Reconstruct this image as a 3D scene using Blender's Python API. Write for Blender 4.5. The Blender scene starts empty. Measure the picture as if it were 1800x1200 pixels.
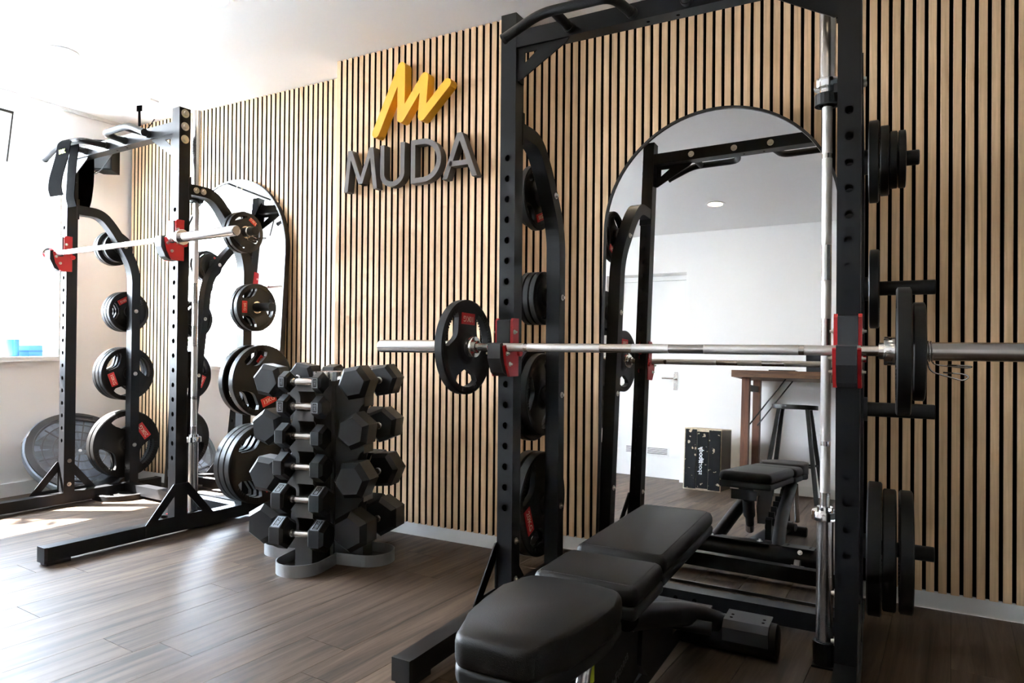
import bpy, bmesh, math, random
from mathutils import Vector, Matrix, Euler

random.seed(7)
PI = math.pi
SC = bpy.context.scene
COL = SC.collection
H = 2.5626            # ceiling height
YW = 3.0508           # slat face of the recessed wall
YB = 2.8692           # slat face of the projecting middle wall
XL = -4.88            # left wall
CAM_H = 0.9816

# ------------------------------------------------------------------ camera
yaw, pitch, roll = 0.50103, 0.0066, 0.00892
fwd = Vector((-math.sin(yaw) * math.cos(pitch), math.cos(yaw) * math.cos(pitch), math.sin(pitch)))
rgt = Vector((math.cos(yaw), math.sin(yaw), 0))
up = rgt.cross(fwd)
r2 = rgt * math.cos(roll) + up * math.sin(roll)
u2 = up * math.cos(roll) - rgt * math.sin(roll)
cd = bpy.data.cameras.new('camera')
cd.sensor_width = 36.0
cd.lens = 1205.1 / 1800 * 36
cd.clip_start = 0.05
cam = bpy.data.objects.new('camera', cd)
COL.objects.link(cam)
m = Matrix.Identity(4)
for i in range(3):
    m[i][0], m[i][1], m[i][2] = r2[i], u2[i], -fwd[i]
m[2][3] = CAM_H
cam.matrix_world = m
SC.camera = cam

# ------------------------------------------------------------------ world, sun, exposure
w = bpy.data.worlds.new('world')
SC.world = w
w.use_nodes = True
nt = w.node_tree
bg = nt.nodes['Background']
tc = nt.nodes.new('ShaderNodeTexCoord')
sep = nt.nodes.new('ShaderNodeSeparateXYZ')
ramp = nt.nodes.new('ShaderNodeValToRGB')
ramp.color_ramp.elements[0].position = 0.0
ramp.color_ramp.elements[0].color = (0.88, 0.95, 1.02, 1)
ramp.color_ramp.elements[1].position = 0.7
ramp.color_ramp.elements[1].color = (0.64, 0.81, 1.03, 1)
nt.links.new(tc.outputs['Generated'], sep.inputs[0])
nt.links.new(sep.outputs['Z'], ramp.inputs[0])
nt.links.new(ramp.outputs[0], bg.inputs['Color'])
bg.inputs['Strength'].default_value = 24.0
sl = bpy.data.lights.new('sun', 'SUN')
sl.energy = 38.0
sl.angle = math.radians(0.55)
sl.color = (1.0, 0.97, 0.94)
sun = bpy.data.objects.new('sun', sl)
COL.objects.link(sun)
sun.location = (-9, -3, 7)
sun.rotation_euler = Vector((1.0, 0.60, -1.60)).to_track_quat('-Z', 'Y').to_euler()
SC.view_settings.view_transform = 'Standard'
SC.view_settings.look = 'None'
SC.view_settings.gamma = 1.0
SC.view_settings.use_curve_mapping = False
SC.view_settings.exposure = 2.7
SC.cycles.use_denoising = True
SC.cycles.max_bounces = 10
SC.cycles.diffuse_bounces = 5
SC.cycles.glossy_bounces = 5
SC.cycles.transparent_max_bounces = 12
SC.cycles.sample_clamp_indirect = 8.0

# ------------------------------------------------------------------ materials
def mat(name, color, rough=0.5, metal=0.0, spec=0.5, coat=0.0, emit=None, estr=0.0, bump=0.0, bscale=200.0, var=0.0, vscale=8.0):
    m = bpy.data.materials.new(name)
    m.use_nodes = True
    n = m.node_tree.nodes
    l = m.node_tree.links
    b = n['Principled BSDF']
    b.inputs['Base Color'].default_value = (*color, 1)
    b.inputs['Roughness'].default_value = rough
    b.inputs['Metallic'].default_value = metal
    b.inputs['Specular IOR Level'].default_value = spec
    b.inputs['Coat Weight'].default_value = coat
    if emit:
        b.inputs['Emission Color'].default_value = (*emit, 1)
        b.inputs['Emission Strength'].default_value = estr
    if bump or var:
        t = n.new('ShaderNodeTexCoord')
        if bump:
            no = n.new('ShaderNodeTexNoise')
            no.inputs['Scale'].default_value = bscale
            no.inputs['Detail'].default_value = 3
            bp = n.new('ShaderNodeBump')
            bp.inputs['Strength'].default_value = bump
            bp.inputs['Distance'].default_value = 0.002
            l.new(t.outputs['Object'], no.inputs['Vector'])
            l.new(no.outputs['Fac'], bp.inputs['Height'])
            l.new(bp.outputs['Normal'], b.inputs['Normal'])
        if var:
            no = n.new('ShaderNodeTexNoise')
            no.inputs['Scale'].default_value = vscale
            no.inputs['Detail'].default_value = 5
            mx = n.new('ShaderNodeMix')
            mx.data_type = 'RGBA'
            mx.inputs['A'].default_value = (*[max(0, c * (1 - var)) for c in color], 1)
            mx.inputs['B'].default_value = (*[min(1, c * (1 + var)) for c in color], 1)
            l.new(t.outputs['Object'], no.inputs['Vector'])
            l.new(no.outputs['Fac'], mx.inputs['Factor'])
            l.new(mx.outputs['Result'], b.inputs['Base Color'])
    return m

def wood(name, dark, light, scale=(40, 40, 2.0), rot=0.0, rough=0.5, rnd=0.25, bump=0.15, spec=0.5):
    """grained wood: stretched noise plus a random tint for each object"""
    m = bpy.data.materials.new(name)
    m.use_nodes = True
    n = m.node_tree.nodes
    l = m.node_tree.links
    b = n['Principled BSDF']
    b.inputs['Roughness'].default_value = rough
    b.inputs['Specular IOR Level'].default_value = spec
    t = n.new('ShaderNodeTexCoord')
    oi = n.new('ShaderNodeObjectInfo')
    mp = n.new('ShaderNodeMapping')
    mp.inputs['Rotation'].default_value = (0, 0, rot)
    add = n.new('ShaderNodeVectorMath')
    add.operation = 'ADD'
    mul = n.new('ShaderNodeVectorMath')
    mul.operation = 'SCALE'
    cmb = n.new('ShaderNodeCombineXYZ')
    l.new(oi.outputs['Random'], cmb.inputs[0])
    l.new(oi.outputs['Random'], cmb.inputs[1])
    l.new(oi.outputs['Random'], cmb.inputs[2])
    l.new(cmb.outputs[0], mul.inputs[0])
    mul.inputs['Scale'].default_value = 17.0
    l.new(t.outputs['Object'], mp.inputs['Vector'])
    l.new(mp.outputs[0], add.inputs[0])
    l.new(mul.outputs[0], add.inputs[1])
    sc = n.new('ShaderNodeVectorMath')
    sc.operation = 'MULTIPLY'
    sc.inputs[1].default_value = scale
    l.new(add.outputs[0], sc.inputs[0])
    no = n.new('ShaderNodeTexNoise')
    no.inputs['Scale'].default_value = 1.0
    no.inputs['Detail'].default_value = 6
    no.inputs['Roughness'].default_value = 0.62
    no.inputs['Distortion'].default_value = 0.6
    l.new(sc.outputs[0], no.inputs['Vector'])
    rp = n.new('ShaderNodeValToRGB')
    rp.color_ramp.elements[0].position = 0.32
    rp.color_ramp.elements[0].color = (*dark, 1)
    rp.color_ramp.elements[1].position = 0.68
    rp.color_ramp.elements[1].color = (*light, 1)
    l.new(no.outputs['Fac'], rp.inputs[0])
    hs = n.new('ShaderNodeHueSaturation')
    mr = n.new('ShaderNodeMapRange')
    mr.inputs['To Min'].default_value = 1 - rnd
    mr.inputs['To Max'].default_value = 1 + rnd
    l.new(oi.outputs['Random'], mr.inputs['Value'])
    l.new(mr.outputs[0], hs.inputs['Value'])
    l.new(rp.outputs[0], hs.inputs['Color'])
    l.new(hs.outputs[0], b.inputs['Base Color'])
    bp = n.new('ShaderNodeBump')
    bp.inputs['Strength'].default_value = bump
    bp.inputs['Distance'].default_value = 0.001
    l.new(no.outputs['Fac'], bp.inputs['Height'])
    l.new(bp.outputs['Normal'], b.inputs['Normal'])
    return m

PLANK_ROT = math.radians(4.0)
M = {}
M['wall'] = mat('white_wall_paint', (0.86, 0.85, 0.835), 0.75, bump=0.05, bscale=350)
M['ceil'] = mat('white_ceiling_paint', (0.82, 0.82, 0.81), 0.8)
M['trim'] = mat('white_satin_trim', (0.80, 0.80, 0.79), 0.4)
M['pvc'] = mat('white_window_pvc', (0.85, 0.86, 0.87), 0.3)
M['felt'] = mat('black_felt', (0.0035, 0.003, 0.0028), 0.95, spec=0.05)
M['oak'] = wood('oak_slat_veneer', (0.57, 0.365, 0.200), (0.80, 0.555, 0.325), (60, 60, 2.5), rough=0.55, rnd=0.06, bump=0.06)
M['floor'] = wood('greybrown_vinyl_plank', (0.026, 0.0155, 0.0095), (0.118, 0.078, 0.051), (26, 1.6, 5), rot=PLANK_ROT, rough=0.55, rnd=0.16, bump=0.5, spec=0.25)
M['sub'] = mat('subfloor', (0.02, 0.016, 0.013), 0.9)
M['black'] = mat('black_powder_coat', (0.005, 0.0052, 0.006), 0.42, spec=0.26, bump=0.06, bscale=900)
M['rubber'] = mat('black_rubber', (0.005, 0.0048, 0.0046), 0.45, spec=0.35, bump=0.10, bscale=500)
M['rubber2'] = mat('matt_black_rubber', (0.006, 0.006, 0.006), 0.6)
M['grip'] = mat('knurled_black_grip', (0.007, 0.007, 0.007), 0.5, spec=0.3, bump=0.9, bscale=420)
M['chrome'] = mat('polished_chrome', (0.80, 0.80, 0.80), 0.12, 1.0)
M['steel'] = mat('brushed_steel', (0.62, 0.60, 0.58), 0.27, 1.0)
M['knurl'] = mat('knurled_steel', (0.62, 0.60, 0.57), 0.42, 1.0, bump=0.5, bscale=1300)
M['zinc'] = mat('zinc_bolt', (0.60, 0.58, 0.53), 0.35, 1.0)
M['red'] = mat('red_paint', (0.50, 0.012, 0.014), 0.35)
M['label'] = mat('red_label', (0.60, 0.018, 0.014), 0.5)
M['ink'] = mat('cream_print', (0.85, 0.72, 0.55), 0.6)
M['white_ink'] = mat('white_print', (0.85, 0.85, 0.85), 0.6)
M['mirror'] = mat('silvered_glass', (0.91, 0.915, 0.915), 0.0, 1.0)
M['frame'] = mat('black_frame', (0.012, 0.011, 0.010), 0.35)
M['yellow'] = mat('yellow_acrylic', (0.85, 0.42, 0.018), 0.5)
M['letter'] = mat('warm_grey_letter', (0.115, 0.100, 0.088), 0.55)
M['pad'] = mat('black_upholstery', (0.0065, 0.0055, 0.0048), 0.46, spec=0.24, bump=0.28, bscale=650)
M['tower'] = mat('charcoal_metal', (0.095, 0.092, 0.088), 0.40, 0.25)
M['tray'] = mat('grey_hammered_metal', (0.30, 0.30, 0.30), 0.42, 0.5, bump=0.12, bscale=300)
M['hex'] = mat('hex_rubber', (0.0085, 0.009, 0.010), 0.42, bump=0.06, bscale=600)
M['hexgrey'] = mat('worn_grey_number_plate', (0.20, 0.21, 0.23), 0.5)
M['copper'] = mat('copper_inside', (0.45, 0.20, 0.10), 0.35, 0.8)
M['bosu_base'] = mat('grey_plastic_base', (0.085, 0.085, 0.090), 0.5, var=0.3, vscale=14, bump=0.2, bscale=60)
M['bosu_rim'] = mat('dark_plastic_rim', (0.025, 0.025, 0.028), 0.5)
M['bosu_dome'] = mat('blue_grey_vinyl', (0.30, 0.36, 0.45), 0.35)
M['strap'] = mat('black_webbing', (0.0008, 0.0008, 0.0011), 0.95, spec=0.03, bump=0.4, bscale=500)
M['lime'] = mat('lime_print', (0.75, 0.85, 0.05), 0.5)
M['speaker'] = mat('black_speaker', (0.003, 0.0032, 0.0036), 0.6, spec=0.12)
M['blue'] = mat('blue_band', (0.015, 0.11, 0.40), 0.5)
M['paleblue'] = mat('pale_blue_foam', (0.06, 0.22, 0.46), 0.7)
M['cloth'] = mat('white_bag_cloth', (0.72, 0.78, 0.80), 0.8, bump=0.3, bscale=40)
M['table'] = wood('worn_brown_wood', (0.040, 0.016, 0.006), (0.170, 0.078, 0.032), (3, 30, 30), rough=0.5, rnd=0.1)
M['tleg'] = wood('red_brown_wood', (0.055, 0.018, 0.007), (0.130, 0.046, 0.018), (30, 30, 3), rough=0.5, rnd=0.1)
M['ply'] = wood('pale_plywood', (0.42, 0.33, 0.22), (0.62, 0.52, 0.37), (30, 30, 30), rough=0.7, rnd=0.05)
M['stool'] = mat('dark_stool_metal', (0.010, 0.0095, 0.008), 0.45, spec=0.25)
M['screen'] = mat('dark_laptop', (0.02, 0.021, 0.023), 0.3)
M['lamp'] = mat('lamp_diffuser', (0.9, 0.9, 0.88), 0.5, emit=(1.0, 0.78, 0.50), estr=6.0)
M['grass'] = mat('garden_paving', (0.20, 0.20, 0.20), 0.9, var=0.15, vscale=2)
M['leaf'] = mat('garden_leaf', (0.020, 0.050, 0.008), 0.6, var=0.5, vscale=3)
M['leaf2'] = mat('garden_leaf_pale', (0.035, 0.075, 0.014), 0.6, var=0.4, vscale=3)
M['bark'] = mat('bark', (0.10, 0.07, 0.05), 0.9, bump=0.5, bscale=30)

def worn(name):
    m = bpy.data.materials.new(name)
    m.use_nodes = True
    n, l = m.node_tree.nodes, m.node_tree.links
    b = n['Principled BSDF']
    b.inputs['Roughness'].default_value = 0.65
    b.inputs['Specular IOR Level'].default_value = 0.15
    t = n.new('ShaderNodeTexCoord')
    no = n.new('ShaderNodeTexNoise')
    no.inputs['Scale'].default_value = 22
    no.inputs['Detail'].default_value = 8
    rp = n.new('ShaderNodeValToRGB')
    rp.color_ramp.interpolation = 'CONSTANT'
    rp.color_ramp.elements[0].color = (0.004, 0.004, 0.004, 1)
    rp.color_ramp.elements[1].position = 0.63
    rp.color_ramp.elements[1].color = (0.45, 0.36, 0.25, 1)
    l.new(t.outputs['Object'], no.inputs['Vector'])
    l.new(no.outputs['Fac'], rp.inputs[0])
    l.new(rp.outputs[0], b.inputs['Base Color'])
    return m
M['worn'] = worn('chipped_black_paint')

def glass(name):
    m = bpy.data.materials.new(name)
    m.use_nodes = True
    n, l = m.node_tree.nodes, m.node_tree.links
    n.remove(n['Principled BSDF'])
    tr = n.new('ShaderNodeBsdfTransparent')
    tr.inputs[0].default_value = (0.985, 0.985, 0.985, 1)
    gl = n.new('ShaderNodeBsdfGlossy')
    gl.inputs['Roughness'].default_value = 0.0
    lw = n.new('ShaderNodeLayerWeight')
    pw = n.new('ShaderNodeMath')
    pw.operation = 'POWER'
    pw.inputs[1].default_value = 4.0
    fr = n.new('ShaderNodeMath')
    fr.operation = 'MULTIPLY_ADD'
    fr.inputs[1].default_value = 0.6
    fr.inputs[2].default_value = 0.035
    l.new(lw.outputs['Facing'], pw.inputs[0])
    l.new(pw.outputs[0], fr.inputs[0])
    mx = n.new('ShaderNodeMixShader')
    l.new(fr.outputs[0], mx.inputs[0])
    l.new(tr.outputs[0], mx.inputs[1])
    l.new(gl.outputs[0], mx.inputs[2])
    l.new(mx.outputs[0], n['Material Output'].inputs[0])
    return m
M['glass'] = glass('window_glass')

# ------------------------------------------------------------------ mesh helpers
def link(name, me, parent=None):
    o = bpy.data.objects.new(name, me)
    COL.objects.link(o)
    if parent:
        o.parent = parent
    return o

def obj(name, bm, m, parent=None, smooth=False, bevel=0.0, seg=2, autos=None):
    if bevel:
        es = [e for e in bm.edges if len(e.link_faces) == 2 and e.calc_face_angle(0) > 0.5]
        bmesh.ops.bevel(bm, geom=es, offset=bevel, segments=seg, profile=0.6, affect='EDGES', clamp_overlap=True)
    bmesh.ops.recalc_face_normals(bm, faces=bm.faces)
    me = bpy.data.meshes.new(name)
    bm.to_mesh(me)
    bm.free()
    if isinstance(m, (list, tuple)):
        for x in m:
            me.materials.append(x)
    else:
        me.materials.append(m)
    if smooth or autos:
        me.shade_smooth()
        if autos:
            me.set_sharp_from_angle(angle=autos)
    return link(name, me, parent)

SM = math.radians(38)

def each(name, fns, m, parent, **kw):
    """one object for every small piece"""
    for f in fns:
        obj(name, f(bmesh.new()), m, parent, **kw)


def thing(name, label, cat, loc=(0, 0, 0), rot=(0, 0, 0), group=None):
    o = bpy.data.objects.new(name, None)
    o.empty_display_size = 0.1
    COL.objects.link(o)
    o.location = loc
    o.rotation_euler = rot
    o['label'] = label
    o['category'] = cat
    if group:
        o['group'] = group
    return o

def tag(o, label, cat, group=None):
    o['label'] = label
    o['category'] = cat
    if group:
        o['group'] = group
    return o

def struct(o):
    o['kind'] = 'structure'
    return o

def B(bm, x0, x1, y0, y1, z0, z1):
    v = [bm.verts.new((x, y, z)) for z in (z0, z1) for y in (y0, y1) for x in (x0, x1)]
    for f in ((0, 2, 3, 1), (4, 5, 7, 6), (0, 1, 5, 4), (2, 6, 7, 3), (1, 3, 7, 5), (0, 4, 6, 2)):
        bm.faces.new([v[i] for i in f])
    return bm

def box(x0, x1, y0, y1, z0, z1):
    return B(bmesh.new(), x0, x1, y0, y1, z0, z1)

def basis(d):
    d = d.normalized()
    a = Vector((0, 0, 1)) if abs(d.z) < 0.9 else Vector((1, 0, 0))
    u = d.cross(a).normalized()
    return u, d.cross(u).normalized()

def cyl(bm, a, b, r0, r1=None, seg=20):
    a, b = Vector(a), Vector(b)
    r1 = r0 if r1 is None else r1
    u, v = basis(b - a)
    ra = [bm.verts.new(a + (u * math.cos(2 * PI * i / seg) + v * math.sin(2 * PI * i / seg)) * r0) for i in range(seg)]
    rb = [bm.verts.new(b + (u * math.cos(2 * PI * i / seg) + v * math.sin(2 * PI * i / seg)) * r1) for i in range(seg)]
    for i in range(seg):
        j = (i + 1) % seg
        bm.faces.new((ra[i], ra[j], rb[j], rb[i]))
    bm.faces.new(ra[::-1])
    bm.faces.new(rb)
    return bm

def lathe_axis(bm, prof, axis='X', seg=28, o=(0, 0, 0)):
    """prof: list of (t, r) along the axis; closed with caps"""
    o = Vector(o)
    rings = []
    for t, r in prof:
        ring = []
        for i in range(seg):
            a = 2 * PI * i / seg
            c, s = math.cos(a) * r, math.sin(a) * r
            p = {'X': (t, c, s), 'Y': (s, t, c), 'Z': (c, s, t)}[axis]
            ring.append(bm.verts.new(o + Vector(p)))
        rings.append(ring)
    for k in range(len(rings) - 1):
        for i in range(seg):
            j = (i + 1) % seg
            bm.faces.new((rings[k][i], rings[k][j], rings[k + 1][j], rings[k + 1][i]))
    bm.faces.new(rings[0][::-1])
    bm.faces.new(rings[-1])
    return bm

def sweep(bm, pts, prof, upv=None, closed=False):
    """sweep a closed 2D profile (u, v) along pts; u = side, v = up-ish"""
    pts = [Vector(p) for p in pts]
    n = len(pts)
    rings = []
    pu = None
    for i in range(n):
        if closed:
            d = (pts[(i + 1) % n] - pts[i - 1])
        elif i == 0:
            d = pts[1] - pts[0]
        elif i == n - 1:
            d = pts[-1] - pts[-2]
        else:
            d = (pts[i + 1] - pts[i]).normalized() + (pts[i] - pts[i - 1]).normalized()
        d.normalize()
        if upv is not None:
            u = d.cross(Vector(upv)).normalized()
        elif pu is None:
            u, _ = basis(d)
        else:
            u = (pu - d * pu.dot(d)).normalized()
        pu = u
        v = u.cross(d).normalized()
        k = 1.0
        if 0 < i < n - 1 or closed:
            a, b = (pts[i] - pts[i - 1]).normalized(), (pts[(i + 1) % n] - pts[i]).normalized()
            k = 1 / max(0.5, math.sqrt(max(0.0, (1 + a.dot(b)) / 2)))
        rings.append([bm.verts.new(pts[i] + u * x + v * y * (k if len(prof) == 4 else 1)) for x, y in prof])
    m = len(prof)
    for k in range(n if closed else n - 1):
        A, C = rings[k], rings[(k + 1) % n]
        for i in range(m):
            j = (i + 1) % m
            bm.faces.new((A[i], A[j], C[j], C[i]))
    if not closed:
        bm.faces.new(rings[0][::-1])
        bm.faces.new(rings[-1])
    return bm

def circ(r, seg=12):
    return [(math.cos(2 * PI * i / seg) * r, math.sin(2 * PI * i / seg) * r) for i in range(seg)]

def tube(bm, pts, r, seg=12, closed=False):
    return sweep(bm, pts, circ(r, seg), closed=closed)

def smooth_path(pts, rad=0.05, n=5):
    """round the corners of a polyline"""
    pts = [Vector(p) for p in pts]
    out = [pts[0]]
    for i in range(1, len(pts) - 1):
        p, a, b = pts[i], pts[i - 1], pts[i + 1]
        d0, d1 = (a - p), (b - p)
        r = min(rad, d0.length * 0.45, d1.length * 0.45)
        s, e = p + d0.normalized() * r, p + d1.normalized() * r
        for k in range(n + 1):
            t = k / n
            out.append(s * (1 - t) ** 2 + p * 2 * t * (1 - t) + e * t * t)
    out.append(pts[-1])
    return out

def prism(bm, poly, plane, t0, t1):
    """extrude a 2D polygon; plane 'XZ' -> along y, 'YZ' -> along x, 'XY' -> along z"""
    def P3(a, b, t):
        return {'XZ': (a, t, b), 'YZ': (t, a, b), 'XY': (a, b, t)}[plane]
    A = [bm.verts.new(P3(a, b, t0)) for a, b in poly]
    C = [bm.verts.new(P3(a, b, t1)) for a, b in poly]
    n = len(poly)
    f0 = bm.faces.new(A)
    f1 = bm.faces.new(C[::-1])
    for i in range(n):
        j = (i + 1) % n
        bm.faces.new((A[j], A[i], C[i], C[j]))
    return bm

def ring_prism(bm, outer, inner, plane, t0, t1):
    """solid between two outlines with the same number of points"""
    def P3(a, b, t):
        return {'XZ': (a, t, b), 'YZ': (t, a, b), 'XY': (a, b, t)}[plane]
    n = len(outer)
    O0 = [bm.verts.new(P3(a, b, t0)) for a, b in outer]
    O1 = [bm.verts.new(P3(a, b, t1)) for a, b in outer]
    I0 = [bm.verts.new(P3(a, b, t0)) for a, b in inner]
    I1 = [bm.verts.new(P3(a, b, t1)) for a, b in inner]
    for i in range(n):
        j = (i + 1) % n
        bm.faces.new((O0[i], O0[j], O1[j], O1[i]))
        bm.faces.new((I0[j], I0[i], I1[i], I1[j]))
        bm.faces.new((O0[j], O0[i], I0[i], I0[j]))
        bm.faces.new((O1[i], O1[j], I1[j], I1[i]))
    return bm

def text_mesh(s, size, depth=0.0006, bold=False):
    cu = bpy.data.curves.new('lettering', 'FONT')
    cu.body = s
    cu.size = size
    cu.extrude = depth
    cu.resolution_u = 3
    cu.align_x = 'CENTER'
    cu.align_y = 'CENTER'
    if bold:
        cu.offset = size * 0.02
    o = bpy.data.objects.new('lettering', cu)
    COL.objects.link(o)
    dg = bpy.context.evaluated_depsgraph_get()
    me = bpy.data.meshes.new_from_object(o.evaluated_get(dg))
    bpy.data.objects.remove(o)
    bpy.data.curves.remove(cu)
    return me

def text(name, s, size, m, parent, mw, depth=0.0006, bold=False):
    me = text_mesh(s, size, depth, bold)
    me.materials.clear()
    me.materials.append(m)
    me.transform(mw)
    return link(name, me, parent)

def frame_mat(o, x, y):
    """matrix whose local x, y axes are given (z = x cross y)"""
    x, y = Vector(x).normalized(), Vector(y).normalized()
    z = x.cross(y)
    mm = Matrix.Identity(4)
    for i in range(3):
        mm[i][0], mm[i][1], mm[i][2], mm[i][3] = x[i], y[i], z[i], o[i]
    return mm

def copy_tree(o, parent=None):
    c = o.copy()
    COL.objects.link(c)
    if parent:
        c.parent = parent
    for ch in list(o.children):
        copy_tree(ch, c)
    return c

# ================================================================== SETTING
XR = 3.2
YBK = -1.10           # wall behind the camera
YDR = -1.28           # face of the recessed door
XD = -2.06            # where the door wall starts
XN = -5.16            # window plane
# floor: a slab carrying separate planks
fl = struct(obj('floor', box(XN, XR, YDR - 0.2, YW + 0.03, -0.06, -0.004), M['sub']))
def clip(poly, x0, x1, y0, y1):
    for ax, lim, s in ((0, x0, 1), (0, x1, -1), (1, y0, 1), (1, y1, -1)):
        out = []
        for i in range(len(poly)):
            a, b = poly[i], poly[(i + 1) % len(poly)]
            ia, ib = (a[ax] - lim) * s >= 0, (b[ax] - lim) * s >= 0
            if ia:
                out.append(a)
            if ia != ib:
                t = (lim - a[ax]) / (b[ax] - a[ax])
                out.append((a[0] + (b[0] - a[0]) * t, a[1] + (b[1] - a[1]) * t))
        poly = out
        if not poly:
            return []
    return poly
PW, PL = 0.182, 1.22
cs, sn = math.cos(-PLANK_ROT), math.sin(-PLANK_ROT)
for i in range(-33, 16):
    off = random.random() * PL
    for j in range(-4, 5):
        u0, v0 = i * PW, j * PL + off
        g = 0.0008
        q = [(u0 + g, v0 + g), (u0 + PW - g, v0 + g), (u0 + PW - g, v0 + PL - g), (u0 + g, v0 + PL - g)]
        q = [(a * cs - b * sn, a * sn + b * cs) for a, b in q]
        q = clip(q, XL, XR, YDR, YW)
        if len(q) < 3:
            continue
        ar = abs(sum(q[k][0] * q[(k + 1) % len(q)][1] - q[(k + 1) % len(q)][0] * q[k][1] for k in range(len(q)))) / 2
        if ar < 0.004:
            continue
        bm = prism(bmesh.new(), q, 'XY', -0.004, 0.0)
        obj('plank', bm, M['floor'], fl)

# ceiling
ce = struct(obj('ceiling', box(XN - 0.3, XR + 0.1, YDR - 0.1, YW + 0.15, H, H + 0.12), M['ceil']))

# slatted back wall: three panels of black felt with separate oak slats
SLAT_W, PITCH, SLAT_D = 0.0270, 0.04, 0.0205
BBH = 0.064
bm = bmesh.new()
B(bm, -SLAT_W / 2, SLAT_W / 2, 0, SLAT_D, BBH, H - 0.004)
es = [e for e in bm.edges if abs(e.verts[0].co.z - e.verts[1].co.z) > 1]
bmesh.ops.bevel(bm, geom=es, offset=0.0012, segments=1, affect='EDGES')
proto = obj('slat', bm, [M['oak'], mat('dark_mdf_core', (0.012, 0.007, 0.005), 0.9, spec=0.1)])
for p_ in proto.data.polygons:
    if abs(p_.normal.x) > 0.9 or p_.normal.y > 0.9:
        p_.material_index = 1
SLAT_ME = proto.data
bpy.data.objects.remove(proto)
def slats(parent, y, xs):
    for x in xs:
        o = link('slat', SLAT_ME, parent)
        o.location = (x, y, 0)
def gaps(x0, x1, phase):
    k0 = math.ceil((x0 - phase + 0.013) / PITCH)
    out = []
    k = k0
    while k * PITCH + phase + SLAT_W / 2 <= x1 + 1e-6:
        out.append(k * PITCH + phase)
        k += 1
    return out
XB0, XB1 = -2.699, -1.631
wl = struct(obj('wall_back_left', box(XL, XB0 + 0.03, YW + SLAT_D - 0.001, YW + 0.12, 0, H), M['felt']))
slats(wl, YW, gaps(XL, XB0, 0.020 + PITCH / 2))
wm = struct(obj('wall_back_middle', box(XB0 + 0.008, XB1 - 0.008, YB + SLAT_D - 0.001, YW + 0.1, 0, H), M['felt']))
slats(wm, YB, gaps(XB0 - 0.003, XB1 + 0.01, 0.0155 + PITCH / 2))
obj('side_panel', box(XB1 - 0.008, XB1, YB + 0.004, YW + 0.03, BBH, H - 0.06), M['oak'], wm)
obj('side_panel', box(XB0, XB0 + 0.008, YB + 0.004, YW + 0.03, BBH, H - 0.004), M['oak'], wm)
wr = struct(obj('wall_back_right', box(XB1 - 0.03, XR, YW + SLAT_D - 0.001, YW + 0.12, 0, H), M['felt']))
slats(wr, YW, gaps(XB1, XR, 0.006 + PITCH / 2))
bb = 0.010
struct(obj('baseboard_back_left', box(XL, XB0, YW + 0.004, YW + 0.022, 0, BBH), M['trim'], bevel=0.002))
struct(obj('baseboard_back_middle', box(XB0, XB1, YB + 0.004, YB + 0.022, 0, BBH), M['trim'], bevel=0.002))
struct(obj('baseboard_back_right', box(XB1, XR, YW + 0.004, YW + 0.022, 0, BBH), M['trim'], bevel=0.002))

# left wall with the deep window niche
NY0, NY1, SILL, NTOP = 0.75, 2.575, 0.885, 2.545
bm = bmesh.new()
B(bm, XN - 0.12, XL, NY1, YW + 0.12, 0, H)
B(bm, XN - 0.12, XL, YDR - 0.1, NY0, 0, H)
B(bm, XN - 0.12, XL, NY0, NY1, 0, SILL - 0.03)
B(bm, XN - 0.12, XL, NY0, NY1, NTOP, H)
struct(obj('wall_left', bm, M['wall']))
struct(obj('baseboard_left', box(XL, XL + 0.014, YDR, YW, 0, 0.085), M['trim'], bevel=0.002))
struct(obj('trim_ceiling_left', box(XL, XL + 0.016, YDR, YW, H - 0.022, H), M['trim'], bevel=0.003))
struct(obj('windowsill', box(XN - 0.02, XL + 0.025, NY0 - 0.02, NY1 + 0.0, SILL - 0.03, SILL), M['trim'], bevel=0.006))
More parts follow.
